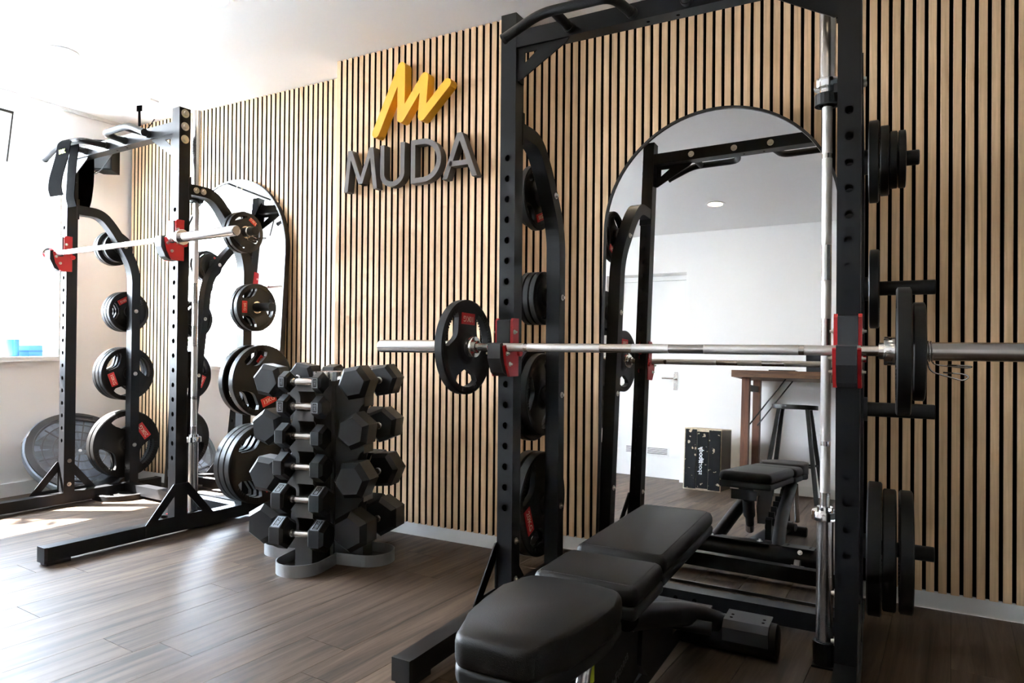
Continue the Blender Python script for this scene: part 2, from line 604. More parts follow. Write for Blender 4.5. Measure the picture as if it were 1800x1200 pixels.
# windows: fixed frame, side-hung casements below, a tilted hopper above
TR = 2.135
nW = 2
ww = (NY1 - 0.165 - NY0) / nW
for k in range(nW):
    y1 = NY1 - 0.165 - k * ww
    y0 = y1 - ww
    wroot = bpy.data.objects.new('window_%d' % (k + 1), None)
    COL.objects.link(wroot)
    struct(wroot)
    bm = bmesh.new()
    f = 0.042
    x0, x1 = XN - 0.035, XN + 0.035
    if k == 0:
        B(bm, x0, x1, y1, NY1, SILL, NTOP)
    B(bm, x0, x1, y1 - f, y1, SILL, NTOP)
    B(bm, x0, x1, y0, y0 + f, SILL, NTOP)
    B(bm, x0, x1, y0 + f, y1 - f, SILL, SILL + f)
    B(bm, x0, x1, y0 + f, y1 - f, NTOP - f, NTOP)
    B(bm, x0, x1, y0 + f, y1 - f, TR, TR + f)
    obj('frame', bm, M['pvc'], wroot, bevel=0.004)
    bm = bmesh.new()
    a0, a1, b0, b1 = y0 + f, y1 - f, SILL + f, TR
    s = 0.05
    xs0, xs1 = XN - 0.02, XN + 0.05
    B(bm, xs0, xs1, a0, a0 + s, b0, b1)
    B(bm, xs0, xs1, a1 - s, a1, b0, b1)
    B(bm, xs0, xs1, a0 + s, a1 - s, b0, b0 + s)
    B(bm, xs0, xs1, a0 + s, a1 - s, b1 - s, b1)
    sash = obj('sash', bm, M['pvc'], wroot, bevel=0.004)
    obj('pane', box(XN, XN + 0.006, a0 + s, a1 - s, b0 + s, b1 - s), M['glass'], sash)
    # hopper, hinged at its lower edge and leaning into the room
    z0, z1 = TR + f, NTOP - f
    bm = bmesh.new()
    hh = z1 - z0
    s = 0.032
    B(bm, -0.02, 0.02, a0, a0 + s, 0, hh)
    B(bm, -0.02, 0.02, a1 - s, a1, 0, hh)
    B(bm, -0.02, 0.02, a0 + s, a1 - s, 0, s)
    B(bm, -0.02, 0.02, a0 + s, a1 - s, hh - s, hh)
    hp = obj('hopper_sash', bm, M['pvc'], wroot, bevel=0.003)
    hp.location = (XN + 0.02, 0, z0)
    hp.rotation_euler = (0, math.radians(12), 0)
    obj('pane', box(-0.003, 0.003, a0 + s, a1 - s, s, hh - s), M['glass'], hp)
    bm = bmesh.new()
    B(bm, 0.021, 0.027, a0 + 0.002, a1 - 0.002, hh - 0.012, hh + 0.004)
    B(bm, 0.021, 0.027, a1 - 0.009, a1 - 0.002, 0, hh - 0.012)
    obj('gasket', bm, M['frame'], hp)
    if k == 0:
        bm = bmesh.new()
        B(bm, XN + 0.05, XN + 0.062, a0 + 0.012, a0 + 0.040, 1.42, 1.55)
        tube(bm, smooth_path([(XN + 0.06, a0 + 0.026, 1.49), (XN + 0.10, a0 + 0.026, 1.49), (XN + 0.10, a0 + 0.026, 1.37)], 0.02), 0.010, 10)
        obj('window_handle', bm, M['trim'], sash, smooth=True, autos=SM)

# wall behind the camera, door wall, right wall
DX0, DX1, DZ = -2.96, -2.06, 2.15
YDB = YBK - 0.17
bm = bmesh.new()
B(bm, XN - 0.1, DX0, YBK - 0.30, YBK, 0, H)
B(bm, DX1, XR + 0.1, YBK - 0.30, YBK, 0, H)
B(bm, DX0, DX1, YBK - 0.30, YBK, DZ, H)
B(bm, DX0, DX1, YBK - 0.30, YDB - 0.06, 0, DZ)  # solid backing added behind the door to stop light leaking under it
struct(obj('wall_front', bm, M['wall']))
struct(obj('baseboard_front', box(DX1, XR, YBK, YBK + 0.014, 0, 0.085), M['trim'], bevel=0.002))
struct(obj('wall_right', box(XR, XR + 0.1, YDR - 0.1, YW + 0.12, 0, H), mat('bounce_absorbing_wall', (0.05, 0.05, 0.052), 0.7)))  # unseen wall, its dark tone made up to cut bounce on the slats
bm = bmesh.new()
B(bm, DX0, DX0 + 0.05, YDB - 0.06, YDB + 0.012, 0, DZ)
B(bm, DX1 - 0.05, DX1, YDB - 0.06, YDB + 0.012, 0, DZ)
B(bm, DX0 + 0.05, DX1 - 0.05, YDB - 0.06, YDB + 0.012, DZ - 0.05, DZ)
struct(obj('trim_1', bm, M['trim'], bevel=0.003))
DX0, DX1, DZ = DX0 + 0.05, DX1 - 0.05, DZ - 0.05
dr = struct(obj('door_1', box(DX0 + 0.003, DX1 - 0.003, YDB - 0.045, YDB - 0.005, 0.004, DZ - 0.003), M['trim'], bevel=0.003))
bm = box(DX1 - 0.105, DX1 - 0.065, YDB - 0.005, YDB + 0.004, 0.93, 1.12)
obj('handle_plate', bm, M['steel'], dr, bevel=0.002)
bm = bmesh.new()
tube(bm, smooth_path([(DX1 - 0.085, YDB + 0.004, 1.05), (DX1 - 0.085, YDB + 0.055, 1.05), (DX1 - 0.215, YDB + 0.055, 1.05)], 0.02), 0.010)
obj('door_handle', bm, M['steel'], dr, smooth=True, autos=SM)
YDR = YDB
vg = obj('vent_grille', box(DX0 + 0.18, DX1 - 0.13, YDR - 0.005, YDR + 0.003, 0.235, 0.325), M['trim'], dr, bevel=0.002)
for k in range(5):
    z = 0.249 + k * 0.014
    each('louvre', [lambda b, q=q: B(b, q[0], q[1], YDR + 0.003, YDR + 0.0045, z, z + 0.0055) for q in ((DX0 + 0.195, (DX0 + DX1) / 2 + 0.015), ((DX0 + DX1) / 2 + 0.035, DX1 - 0.145))], M['stool'], vg)

# ================================================================== HALF RACKS
HW = 0.591            # half of the outer width
UW = 0.062
HOLES = [0.392 + 0.075 * k for k in range(18)]

def holed_sheet(bm, x0, x1, z0, z1, y, holes, r, flip, seg=12):
    xc = (x0 + x1) / 2
    def quad(a, b, c, d):
        bm.faces.new([bm.verts.new(p) for p in (a, b, c, d)])
    zc = z0
    hh = 0.0375
    for hz in holes:
        lo, hi = hz - hh, hz + hh
        if lo > zc + 1e-4:
            quad((x0, y, zc), (x1, y, zc), (x1, y, lo), (x0, y, lo))
        inner = [(xc + r * math.cos(2 * PI * i / seg), hz + r * math.sin(2 * PI * i / seg)) for i in range(seg)]
        outer = []
        for i in range(seg):
            a = 2 * PI * i / seg
            c, s = math.cos(a), math.sin(a)
            k = min(((x1 - x0) / 2) / max(abs(c), 1e-6), hh / max(abs(s), 1e-6))
            outer.append((xc + c * k, hz + s * k))
        # the corners of the cell
        iv = [bm.verts.new((a, y, b)) for a, b in inner]
        ov = [bm.verts.new((a, y, b)) for a, b in outer]
        for i in range(seg):
            j = (i + 1) % seg
            a, b = outer[i], outer[j]
            onx = abs(abs(a[0] - xc) - (x1 - x0) / 2) < 1e-6
            bnx = abs(abs(b[0] - xc) - (x1 - x0) / 2) < 1e-6
            if onx != bnx:
                cx = a[0] if onx else b[0]
                cz = b[1] if onx else a[1]
                cv = bm.verts.new((cx, y, cz))
                bm.faces.new((iv[i], iv[j], ov[j], cv, ov[i]))
            else:
                bm.faces.new((iv[i], iv[j], ov[j], ov[i]))
        zc = hi
    if z1 > zc + 1e-4:
        quad((x0, y, zc), (x1, y, zc), (x1, y, z1), (x0, y, z1))

def upright_bm(s):
    bm = bmesh.new()
    x0, x1 = (-HW, -HW + UW) if s < 0 else (HW - UW, HW)
    z0, z1, t = 0.08, 2.19, 0.003
    for y in (0, t, UW - t, UW):
        holed_sheet(bm, x0, x1, z0, z1, y, HOLES, 0.0125, False)
    B(bm, x0, x0 + t, 0.0004, UW - 0.0004, z0, z1)
    B(bm, x1 - t, x1, 0.0004, UW - 0.0004, z0, z1)
    B(bm, x0, x1, 0, UW, z1, z1 + 0.004)
    return bm

def bolt(bm, c, d, r=0.013):
    c, d = Vector(c), Vector(d).normalized()
    cyl(bm, c, c + d * 0.003, r * 1.35, seg=16)
    cyl(bm, c + d * 0.003, c + d * 0.011, r * 0.8, r * 0.62, seg=12)
    return bm

PEGS = ((0.32, 0.4235, 0.205), (0.78, 0.4235, 0.205), (1.185, 0.4235, 0.205), (1.595, 0.352, 0.155))

def make_rack():
    t = thing('half_rack', 'x', 'half rack')
    bl = M['black']
    for s in (-1, 1):
        u = obj('upright', upright_bm(s), bl, t)
        xo = s * HW
        each('bolt', [lambda b, z=z: bolt(b, (xo, 0.031, z), (s, 0, 0), 0.016) for z in (2.165, 2.098, 2.032)], M['zinc'], u, smooth=True, autos=SM)
        each('bolt', [lambda b, z=z: bolt(b, (xo - s * UW, 0.031, z), (-s, 0, 0), 0.009) for z in (0.13, 0.27)], M['zinc'], u, smooth=True, autos=SM)
    xi = HW - UW
    be = obj('crossbeam', box(-xi, xi, 0.002, 0.060, 2.066, 2.126), bl, t, bevel=0.003)
    each('screw_hole', [lambda b, x=x: cyl(b, (x, 0.031, 2.0655), (x, 0.031, 2.0650), 0.006, seg=10) for x in (-0.045, 0.055)], M['felt'], be)
    each('bolt', [lambda b, x=x: bolt(b, (x, 0.060, 2.096), (0, 1, 0), 0.012) for x in (-0.318, -0.091, 0.091, 0.318)], M['zinc'], be, smooth=True, autos=SM)
    for s in (-1, 1):
        a, b = s * xi, s * (xi - 0.205)
        # gusset plate with a triangular window
        o = [(a, 2.066), (b, 2.066), (b + s * 0.012, 2.052), (a - s * 0.012, 1.948), (a, 1.948)]
        i = [(a - s * 0.030, 2.046), (a - s * 0.080, 2.046), (a - s * 0.079, 2.045), (a - s * 0.031, 2.008), (a - s * 0.030, 2.008)]
        bm = ring_prism(bmesh.new(), o, i, 'XZ', 0.012, 0.018)
        gu = obj('gusset', bm, bl, t)
        obj('gusset_flange', box(min(a, a - s * 0.006), max(a, a - s * 0.006), 0.018, 0.052, 1.944, 2.066), bl, gu)
        # multi-grip pull-up handle
        pts = smooth_path([(s * 0.090, 0.0, 2.090), (s * 0.115, -0.130, 2.094), (s * 0.366, -0.132, 2.095), (s * 0.505, -0.134, 2.038)], 0.045, 5)
        bm = tube(bmesh.new(), pts, 0.0165, 14)
        tube(bm, [(s * 0.318, 0.0, 2.092), (s * 0.318, -0.130, 2.094)], 0.0165, 14)
        obj('pullup_handle', bm, M['grip'], t, smooth=True, autos=SM)
        each('handle_collar', [lambda b, x=x: cyl(b, (s * x, 0.003, 2.091), (s * x, -0.016, 2.0915), 0.0195, seg=14) for x in (0.091, 0.318)], M['rubber2'], t, smooth=True, autos=SM)
        obj('handle_end_cap', cyl(bmesh.new(), (s * 0.500, -0.134, 2.0400), (s * 0.5085, -0.1341, 2.0365), 0.018, seg=14), M['rubber2'], t, smooth=True, autos=SM)
        # rear post, bent back from the upright
        xc = s * (HW - 0.031)
        path = smooth_path([(xc, 0.060, 1.782), (xc, 0.205, 1.782), (xc, 0.290, 1.688), (xc, 0.4235, 1.462), (xc, 0.4235, 0.080)], 0.10, 7)
        w2 = 0.030
        bm = sweep(bmesh.new(), path, [(-w2, -0.0275), (w2, -0.0275), (w2, 0.0275), (-w2, 0.0275)], upv=(1, 0, 0))
        bm.free()
        bm = sweep(bmesh.new(), path, [(-0.0275, -w2), (0.0275, -w2), (0.0275, w2), (-0.0275, w2)], upv=(1, 0, 0))
        rp = obj('rear_post', bm, bl, t)
        each('bolt', [lambda b, y=y, z=z: bolt(b, (xc - s * 0.030, y, z), (-s, 0, 0), 0.0095) for z, y, ln in PEGS], M['zinc'], rp, smooth=True, autos=SM)
        each('bolt', [lambda b, y=y: bolt(b, (xc + s * 0.030, y, 1.782), (s, 0, 0), 0.012) for y in (0.10, 0.14)], M['zinc'], rp, smooth=True, autos=SM)
        bm = box(min(xc - 0.034, xc + 0.034), max(xc - 0.034, xc + 0.034), 0.055, 0.068, 1.725, 1.845)
        obj('post_bracket', bm, bl, rp, bevel=0.002)
        for z, y, ln in PEGS:
            bm = bmesh.new()
            lathe_axis(bm, [(s * (HW - 0.001), 0.040), (s * (HW + 0.010), 0.040), (s * (HW + 0.0101), 0.0238), (s * (HW + ln - 0.003), 0.0238), (s * (HW + ln), 0.021)], 'X', 24, (0, y, z))
            obj('weight_peg', bm, M['rubber2'], t, smooth=True, autos=SM)
        # foot beam with end caps and pads
        x0, x1 = xc - 0.031, xc + 0.031
        ft = obj('foot_beam', box(x0, x1, -0.590, 0.600, 0.018, 0.080), bl, t, bevel=0.004)
        each('end_cap', [lambda b, q=q: B(b, x0 - 0.001, x1 + 0.001, q[0], q[1], 0.014, 0.082) for q in ((-0.602, -0.588), (0.598, 0.608))], M['rubber2'], ft, bevel=0.006)
        each('rubber_pad', [lambda b, y=y: B(b, x0 + 0.004, x1 - 0.004, y, y + 0.10, 0.0, 0.018) for y in (-0.59, 0.50)], M['rubber2'], ft, bevel=0.003)
        # A-shaped base brace on the outer side
        xo = s * HW
        xa, xb = min(xo, xo + s * 0.005), max(xo, xo + s * 0.005)
        for k in (-1, 1):
            bm = bmesh.new()
            c = 0.031
            o = [(c, 0.262), (c + k * 0.040, 0.262), (c + k * 0.185, 0.082), (c + k * 0.185, 0.022), (c, 0.022)]
            i = [(c + k * 0.036, 0.200), (c + k * 0.0365, 0.200), (c + k * 0.120, 0.100), (c + k * 0.120, 0.098), (c + k * 0.036, 0.098)]
            ring_prism(bm, o, i, 'YZ', xa, xb)
            obj('base_brace', bm, bl, t)
    rc = obj('rear_crossbeam', box(-HW + 0.062, HW - 0.062, 0.365, 0.425, 0.020, 0.080), bl, t, bevel=0.004)
    each('screw_hole', [lambda b, x=x: cyl(b, (x, 0.3655, 0.050), (x, 0.3645, 0.050), 0.008, seg=10) for x in (-0.03, 0.04)], M['felt'], rc)
    # upright storage for a barbell: cup on the floor, clip near the top
    bm = bmesh.new()
    bx, by = 0.491, 0.165
    op, ip = circ(0.033, 20), circ(0.0265, 20)
    ring_prism(bm, [(a + bx, b + by) for a, b in op], [(a + bx, b + by) for a, b in ip], 'XY', 0.006, 0.075)
    cu = obj('bar_cup', bm, bl, t)
    obj('cup_plate', box(bx - 0.034, HW - UW, by - 0.034, by + 0.034, 0.0, 0.006), bl, cu)
    bm = bmesh.new()
    arc = [(bx + 0.031 * math.cos(a), by + 0.031 * math.sin(a), 1.757) for a in [math.radians(20 + 20 * k) for k in range(17)]]
    sweep(bm, arc, [(-0.006, -0.017), (0.006, -0.017), (0.006, 0.017), (-0.006, 0.017)], upv=(0, 0, 1))
    bc = obj('bar_clip', bm, M['rubber2'], t)
    obj('clip_arm', box(bx + 0.024, HW - UW, by - 0.105, by - 0.02, 1.744, 1.770), M['rubber2'], bc)
    return t

R2_O, R2_R = Vector((-0.659, 2.18, 0)), 0.0
R1_R = math.radians(-3.0)
_c, _s = math.cos(R1_R), math.sin(R1_R)
R1_O = Vector((-3.185 - HW * _c, 2.25 - HW * _s, 0))
def rk(which, x, y, z):
    o, r = (R1_O, R1_R) if which == 1 else (R2_O, R2_R)
    return Vector((o.x + x * math.cos(r) - y * math.sin(r), o.y + x * math.sin(r) + y * math.cos(r), z))
rack2 = make_rack()
rack2.location = R2_O
rack2['label'] = 'black half rack standing over the adjustable bench'
rack1 = copy_tree(rack2)
rack1.location = R1_O
rack1.rotation_euler = (0, 0, R1_R)
rack1['label'] = 'black half rack beside the window, a strap hanging from its pull-up bar'
for r in (rack1, rack2):
    r['group'] = 'half racks along the slatted wall'

# ------------------------------------------------------------------ J hooks
def make_jhook():
    t = thing('j_hook', 'x', 'j hook')
    def side(x0, x1):
        poly = [(0.030, 0.105), (-0.008, 0.105), (-0.016, 0.095), (-0.016, -0.017), (-0.036, -0.021), (-0.052, -0.019), (-0.064, 0.008),
                (-0.074, 0.004), (-0.060, -0.058), (-0.034, -0.105), (0.030, -0.105)]
        return prism(bmesh.new(), poly, 'YZ', x0, x1)
    for x in (-0.0365, 0.0265):
        obj('side_plate', side(x, x + 0.010), M['red'], t)
    poly = [(0.0, 0.100), (-0.022, 0.097), (-0.022, -0.012), (-0.036, -0.0175), (-0.056, -0.0155), (-0.070, 0.016), (-0.088, 0.012), (-0.088, -0.040),
            (-0.064, -0.090), (-0.040, -0.103), (0.0, -0.103)]
    bm = prism(bmesh.new(), poly, 'YZ', -0.026, 0.026)
    obj('plastic_liner', bm, mat('dark_grey_plastic', (0.022, 0.023, 0.025), 0.55), t, bevel=0.003)
    for s in (-1, 1):
        each('screw', [lambda b, q=q: bolt(b, (s * 0.0365, q[0], q[1]), (s, 0, 0), 0.006) for q in ((-0.004, 0.055), (-0.058, -0.022), (-0.036, -0.06))], M['zinc'], t, smooth=True, autos=SM)
    obj('pin_head', cyl(bmesh.new(), (0.046, 0.031, -0.02), (0.036, 0.031, -0.02), 0.013, seg=16), M['red'], t, smooth=True, autos=SM)
    obj('locking_pin', cyl(bmesh.new(), (0, -0.0005, 0.04), (0, 0.072, 0.04), 0.0105, seg=14), M['red'], t, smooth=True, autos=SM)
    return t
BAR_DY = -0.036
Z_BAR2, Z_BAR1 = 0.977, 1.508
jp = make_jhook()
for n, (wh, s, zb, lab) in enumerate((
        (2, -1, Z_BAR2, 'red j hook under the racked barbell beside its single ten kilo plate'),
        (2, 1, Z_BAR2, 'red j hook under the racked barbell beside its two plates'),
        (1, -1, Z_BAR1, 'red j hook on the far upright of the rack by the window'),
        (1, 1, Z_BAR1, 'red j hook on the near upright of the rack by the window'))):
    o = jp if n == 0 else copy_tree(jp)
    o.location = rk(wh, s * (HW - UW / 2), 0, zb)
    o.rotation_euler = (0, 0, R1_R if wh == 1 else 0)
    o['label'] = lab
    o['group'] = 'j hooks holding the barbells'

# ------------------------------------------------------------------ barbells (built along x)
def make_barbell():
    t = thing('barbell', 'x', 'barbell')
    sr = 0.0145
    obj('shaft', cyl(bmesh.new(), (-0.655, 0, 0), (0.655, 0, 0), sr, seg=24), M['steel'], t, smooth=True, autos=SM)
    for a, b in ((-0.600, -0.455), (-0.440, -0.170), (-0.060, 0.060), (0.170, 0.440), (0.455, 0.600)):
        obj('knurling', cyl(bmesh.new(), (a, 0, 0), (b, 0, 0), sr + 0.0004, seg=24), M['knurl'], t, smooth=True, autos=SM)
    for s in (-1, 1):
        obj('sleeve', lathe_axis(bmesh.new(), [(s * 0.680, 0.0245), (s * 1.094, 0.0245), (s * 1.098, 0.0235), (s * 1.100, 0.020), (s * 1.0985, 0.019)], seg=32), M['steel'], t, smooth=True, autos=SM)
        obj('collar', lathe_axis(bmesh.new(), [(s * 0.644, 0.018), (s * 0.6442, 0.023), (s * 0.656, 0.0235), (s * 0.6565, 0.0375), (s * 0.659, 0.039), (s * 0.683, 0.039), (s * 0.6845, 0.0375)], seg=32), M['chrome'], t, smooth=True, autos=SM)
    return t
bp = make_barbell()
bp.location = rk(2, -0.006, BAR_DY - 0.008, Z_BAR2)
bp['label'] = 'steel barbell racked above the bench, carrying a ten kilo plate'
for wh, loc, rot, lab in (
        (1, rk(1, 0.018, BAR_DY - 0.008, Z_BAR1), (0, 0, R1_R), 'bare steel barbell racked on the red hooks by the window'),
        (2, rk(2, 0.491, 0.165, 1.135), (0, PI / 2, 0), 'chrome barbell standing on end beside the right mirror'),
        (1, rk(1, 0.491, 0.165, 1.135), (0, PI / 2, R1_R), 'chrome barbell standing on end at the near upright by the left mirror')):
    o = copy_tree(bp)
    o.location, o.rotation_euler = loc, rot
    o['label'] = lab
for o in [o for o in COL.objects if o.get('category') == 'barbell']:
    o['group'] = 'olympic barbells'

# ------------------------------------------------------------------ weight plates (axis x, label face +x)
SIZES = {'20': (0.2175, 0.043), '15': (0.197, 0.040), '10': (0.1735, 0.036), '5': (0.132, 0.030), '2.5': (0.112, 0.026), '1.25': (0.091, 0.022)}
PLATE = {}
def plate_meshes(key):
    R, T = SIZES[key]
    N = 72
    hw = math.radians(32)
    prof = [(0.0255, 0.46), (0.047, 0.46), (0.052, 0.40), (0.060, 0.30), (None, 0.28), ('in', 0.28), ('out', 0.34), (R - 0.022, 0.46), (R - 0.006, 0.50), (R, 0.40)]
    small = R < 0.12
    def rad(k, ang):
        # angular position relative to the nearest hole centre
        d = min(abs((ang - h + PI) % (2 * PI) - PI) for h in (math.radians(30), math.radians(150), math.radians(270)))
        q = min(1.0, d / hw)
        r = prof[k][0]
        if r is None:
            return 0.066 if small else max(0.066, R * 0.38)
        if r == 'in':
            lo = 0.072 if small else R * 0.46
            hi = R * 0.735
            return lo + (hi - lo) * q ** 2.2
        if r == 'out':
            return R * 0.845 - R * 0.035 * q ** 4
        return r
    bm = bmesh.new()
    rings = {}
    for side in (1, -1):
        for k in range(len(prof)):
            row = []
            for i in range(N):
                a = 2 * PI * i / N
                r = rad(k, a)
                row.append(bm.verts.new((side * T * prof[k][1], r * math.cos(a), r * math.sin(a))))
            rings[side, k] = row
    def in_hole(i):
        a = 2 * PI * (i + 0.5) / N
        return any(abs((a - h + PI) % (2 * PI) - PI) < hw for h in (math.radians(30), math.radians(150), math.radians(270)))
    for side in (1, -1):
        for k in range(len(prof) - 1):
            for i in range(N):
                j = (i + 1) % N
                if prof[k][0] == 'in' and in_hole(i):
                    continue
                q = (rings[side, k][i], rings[side, k][j], rings[side, k + 1][j], rings[side, k + 1][i])
                bm.faces.new(q if side > 0 else q[::-1])
    last = len(prof) - 1
    kin = [k for k in range(len(prof)) if prof[k][0] == 'in'][0]
    for i in range(N):
        j = (i + 1) % N
        bm.faces.new((rings[1, last][i], rings[1, last][j], rings[-1, last][j], rings[-1, last][i]))
        bm.faces.new((rings[1, 0][j], rings[1, 0][i], rings[-1, 0][i], rings[-1, 0][j]))
        if in_hole(i):
            bm.faces.new((rings[1, kin][j], rings[1, kin][i], rings[-1, kin][i], rings[-1, kin][j]))
            bm.faces.new((rings[1, kin + 1][i], rings[1, kin + 1][j], rings[-1, kin + 1][j], rings[-1, kin + 1][i]))
            if not in_hole(j):
                bm.faces.new((rings[1, kin][j], rings[-1, kin][j], rings[-1, kin + 1][j], rings[1, kin + 1][j]))
            if not in_hole((i - 1) % N):
                bm.faces.new((rings[1, kin][i], rings[1, kin + 1][i], rings[-1, kin + 1][i], rings[-1, kin][i]))
    body = obj('plate_body', bm, M['rubber'], smooth=True, autos=math.radians(30))
    # ribbed grips over the outer edge of each opening
    bm = bmesh.new()
    for h in (30, 150, 270):
        n = 11 if R > 0.15 else 7
        for k in range(n):
            a = math.radians(h + (k - (n - 1) / 2) * (50 / n))
            c = Vector((0, math.cos(a), math.sin(a)))
            tg = Vector((0, -math.sin(a), math.cos(a)))
            r0, r1 = R * 0.845, R - 0.012
            wv = R * 0.018
            for sd in (1, -1):
                x = sd * T * 0.385
                x2 = sd * T * 0.49
                p = [c * r0 - tg * wv, c * r0 + tg * wv, c * r1 + tg * wv, c * r1 - tg * wv]
                A = [bm.verts.new(v + Vector((x, 0, 0))) for v in p]
                C = [bm.verts.new(v + Vector((x2, 0, 0))) for v in p]
                bm.faces.new(C)
                for i in range(4):
                    j = (i + 1) % 4
                    bm.faces.new((A[i], A[j], C[j], C[i]))
    grip = obj('ribbed_grip', bm, M['rubber2'])
    ringb = ring_prism(bmesh.new(), circ(0.0335, 28), circ(0.0262, 28), 'YZ', T * 0.455, T * 0.475)
    hub = obj('hub_ring', ringb, M['steel'], smooth=True, autos=SM)
    rl = R * 0.60 if not small else R * 0.72
    lw, lh = (R * 0.50, R * 0.24)
    if small:
        lw, lh = 0.050, 0.026
    xs = T * 0.34 if not small else T * 0.36
    bm = box(xs - 0.006, xs + 0.0012, -lw / 2, lw / 2, rl - lh / 2, rl + lh / 2)
    lab = obj('label', bm, M['label'], bevel=0.0008)
    # printed with the foot of the letters towards the rim
    mw = frame_mat((xs + 0.0014, 0, rl), (0, -1, 0), (0, 0, -1))
    tx = text('lettering', key + 'KG', lh * 0.72, M['ink'], None, mw, 0.0003)
    out = [(o.name.split('.')[0], o.data) for o in (body, grip, hub, lab, tx)]
    for o in (body, grip, hub, lab, tx):
        bpy.data.objects.remove(o)
    return out
for k in SIZES:
    PLATE[k] = plate_meshes(k)
def plate(key, loc, rotz, spin, label, group, rot=None):
    t = thing('weight_plate', label, 'weight plate', loc, rot or (spin, 0, rotz), group)
    lab = None
    for nm, me in PLATE[key]:
        o = link(nm, me, lab if nm == 'lettering' else t)
        if nm == 'ribbed_grip':
            o['kind'] = 'stuff'
        if nm == 'label':
            lab = o
    return t
rad = math.radians
KG = {'20': 'twenty', '15': 'fifteen', '10': 'ten', '5': 'five', '2.5': 'small two and a half', '1.25': 'smallest'}
ORD = ['innermost', 'second', 'third', 'fourth']
PEGNAME = ['lowest', 'second lowest', 'second highest', 'top']
RACKNAME = {1: 'window rack', 2: 'rack over the bench'}
SIDENAME = {(1, -1): 'far post of the window rack', (1, 1): 'near post of the window rack',
            (2, -1): 'bench rack post beside the dumbbell tower', (2, 1): 'bench rack post farther from the dumbbell tower'}
def stack(wh, s, peg, items):
    z, y, ln = PEGS[peg]
    x = HW + 0.012
    n = len(items)
    sp0 = items[0][1] if s < 0 else items[-1][1]
    for k, it in enumerate(items):
        key, spin, gap = it
        spin = sp0 + 120 * ((k if s < 0 else n - 1 - k) % 3)
        R, T = SIZES[key]
        x += gap
        c = rk(wh, s * (x + T / 2), y, z - 0.0014)
        pos = 'only' if n == 1 else ('outermost' if k == n - 1 else ORD[k])
        lab = '%s %s kilo plate, %s peg, %s' % (pos, key, PEGNAME[peg], SIDENAME[wh, s])
        plate(key, c, R1_R if wh == 1 else 0.0, rad(spin), lab, 'tri-grip plates stored on rack pegs')
        x += T + 0.0015
# window rack, far side: the plate next to the post shows its label
stack(1, -1, 0, [('20', -55, 0.004), ('20', 20, 0.002)])
stack(1, -1, 1, [('10', 110, 0.004), ('10', 20, 0.002), ('10', 60, 0.001)])
stack(1, -1, 2, [('5', 30, 0.004), ('5', 80, 0.002), ('5', 10, 0.0)])
stack(1, -1, 3, [('1.25', 30, 0.004), ('1.25', 80, 0.0), ('2.5', 0, 0.0), ('2.5', 50, 0.0)])
stack(1, 1, 0, [('20', 10, 0.0), ('20', 40, 0.0), ('20', -150, 0.002)])
stack(1, 1, 1, [('15', 15, 0.004), ('15', 200, 0.045)])
stack(1, 1, 2, [('5', 40, 0.0), ('5', 90, 0.008)])
stack(1, 1, 3, [('2.5', 40, 0.0), ('2.5', -35, 0.008)])
stack(2, -1, 0, [('20', 112, 0.004), ('20', 20, 0.003)])
stack(2, -1, 1, [('10', 265, 0.004), ('15', 20, 0.002)])
stack(2, -1, 2, [('2.5', -115, 0.003), ('2.5', 20, 0.001), ('2.5', 60, 0.001)])
stack(2, -1, 3, [('5', 200, 0.004), ('2.5', 20, 0.001)])
stack(2, 1, 0, [('20', 20, 0.0), ('15', 0, 0.0), ('15', 40, 0.006)])
stack(2, 1, 2, [('5', 40, 0.002)])
stack(2, 1, 3, [('5', 10, 0.0), ('2.5', 40, 0.001), ('1.25', 0, 0.0), ('1.25', 40, 0.0)])
# on the racked barbell
bx, by, bz = bp.location
plate('10', (bx - 0.6850 - 0.018, by, bz - 0.0008), 0, rad(-2), 'single ten kilo plate on the sleeve of the barbell above the bench', 'plates loaded on the barbell')
plate('10', (bx + 0.6850 + 0.018, by, bz - 0.0008), 0, rad(50), 'larger of two plates on the barbell sleeve, against the chrome collar', 'plates loaded on the barbell')
plate('5', (bx + 0.6850 + 0.038 + 0.015, by, bz - 0.0008), 0, rad(10), 'smaller of two plates on the barbell sleeve, against the spring clip', 'plates loaded on the barbell')
plate('10', (-4.285, 2.665, 0.018), 0, 0, 'black plate lying flat on the floor inside the window rack, in the sun', 'plates on the floor', rot=(0, -PI / 2, 0.6))
plate('15', (-3.38, 2.50, 0.020), 0, 0, 'black plate lying flat on the floor behind the near foot of the window rack', 'plates on the floor', rot=(0, -PI / 2, 0.2))

# spring clips
def spring_clip(name_label, loc, rotz, r, flip=1):
    t = thing('spring_clip', name_label, 'barbell clip', loc, (0, 0, rotz), 'spring clips')
    pts = []
    n = 44
    for k in range(n + 1):
        a = -PI / 2 + 2 * PI * 2.1 * k / n
        pts.append((k / n * 0.012, r * math.cos(a), r * math.sin(a)))
    obj('coil', tube(bmesh.new(), pts, 0.0021, 8), M['chrome'], t, smooth=True)
    for k, (x0, dy, dz) in enumerate(((0.000, -0.018, -0.036), (0.012, 0.030, -0.012))):
        z0 = -r
        loop = [(x0, dy * 0.4, z0), (x0 + 0.008, dy, z0 + dz * 0.75), (x0 + 0.080, dy, z0 + dz * 1.35), (x0 + 0.094, dy * 1.0, z0 + dz * 1.05),
                (x0 + 0.080, dy * 0.9, z0 + dz * 0.85), (x0 + 0.036, dy * 0.9, z0 + dz * 0.78)]
        obj('wire_handle', tube(bmesh.new(), smooth_path(loop, 0.014, 4), 0.0021, 8), M['chrome'], t, smooth=True)
    return t
spring_clip('chrome spring clip with wire handles against the smaller barbell plate', (bx + 0.7575, by, bz), 0, 0.0267)
pz, py, pl = PEGS[3]
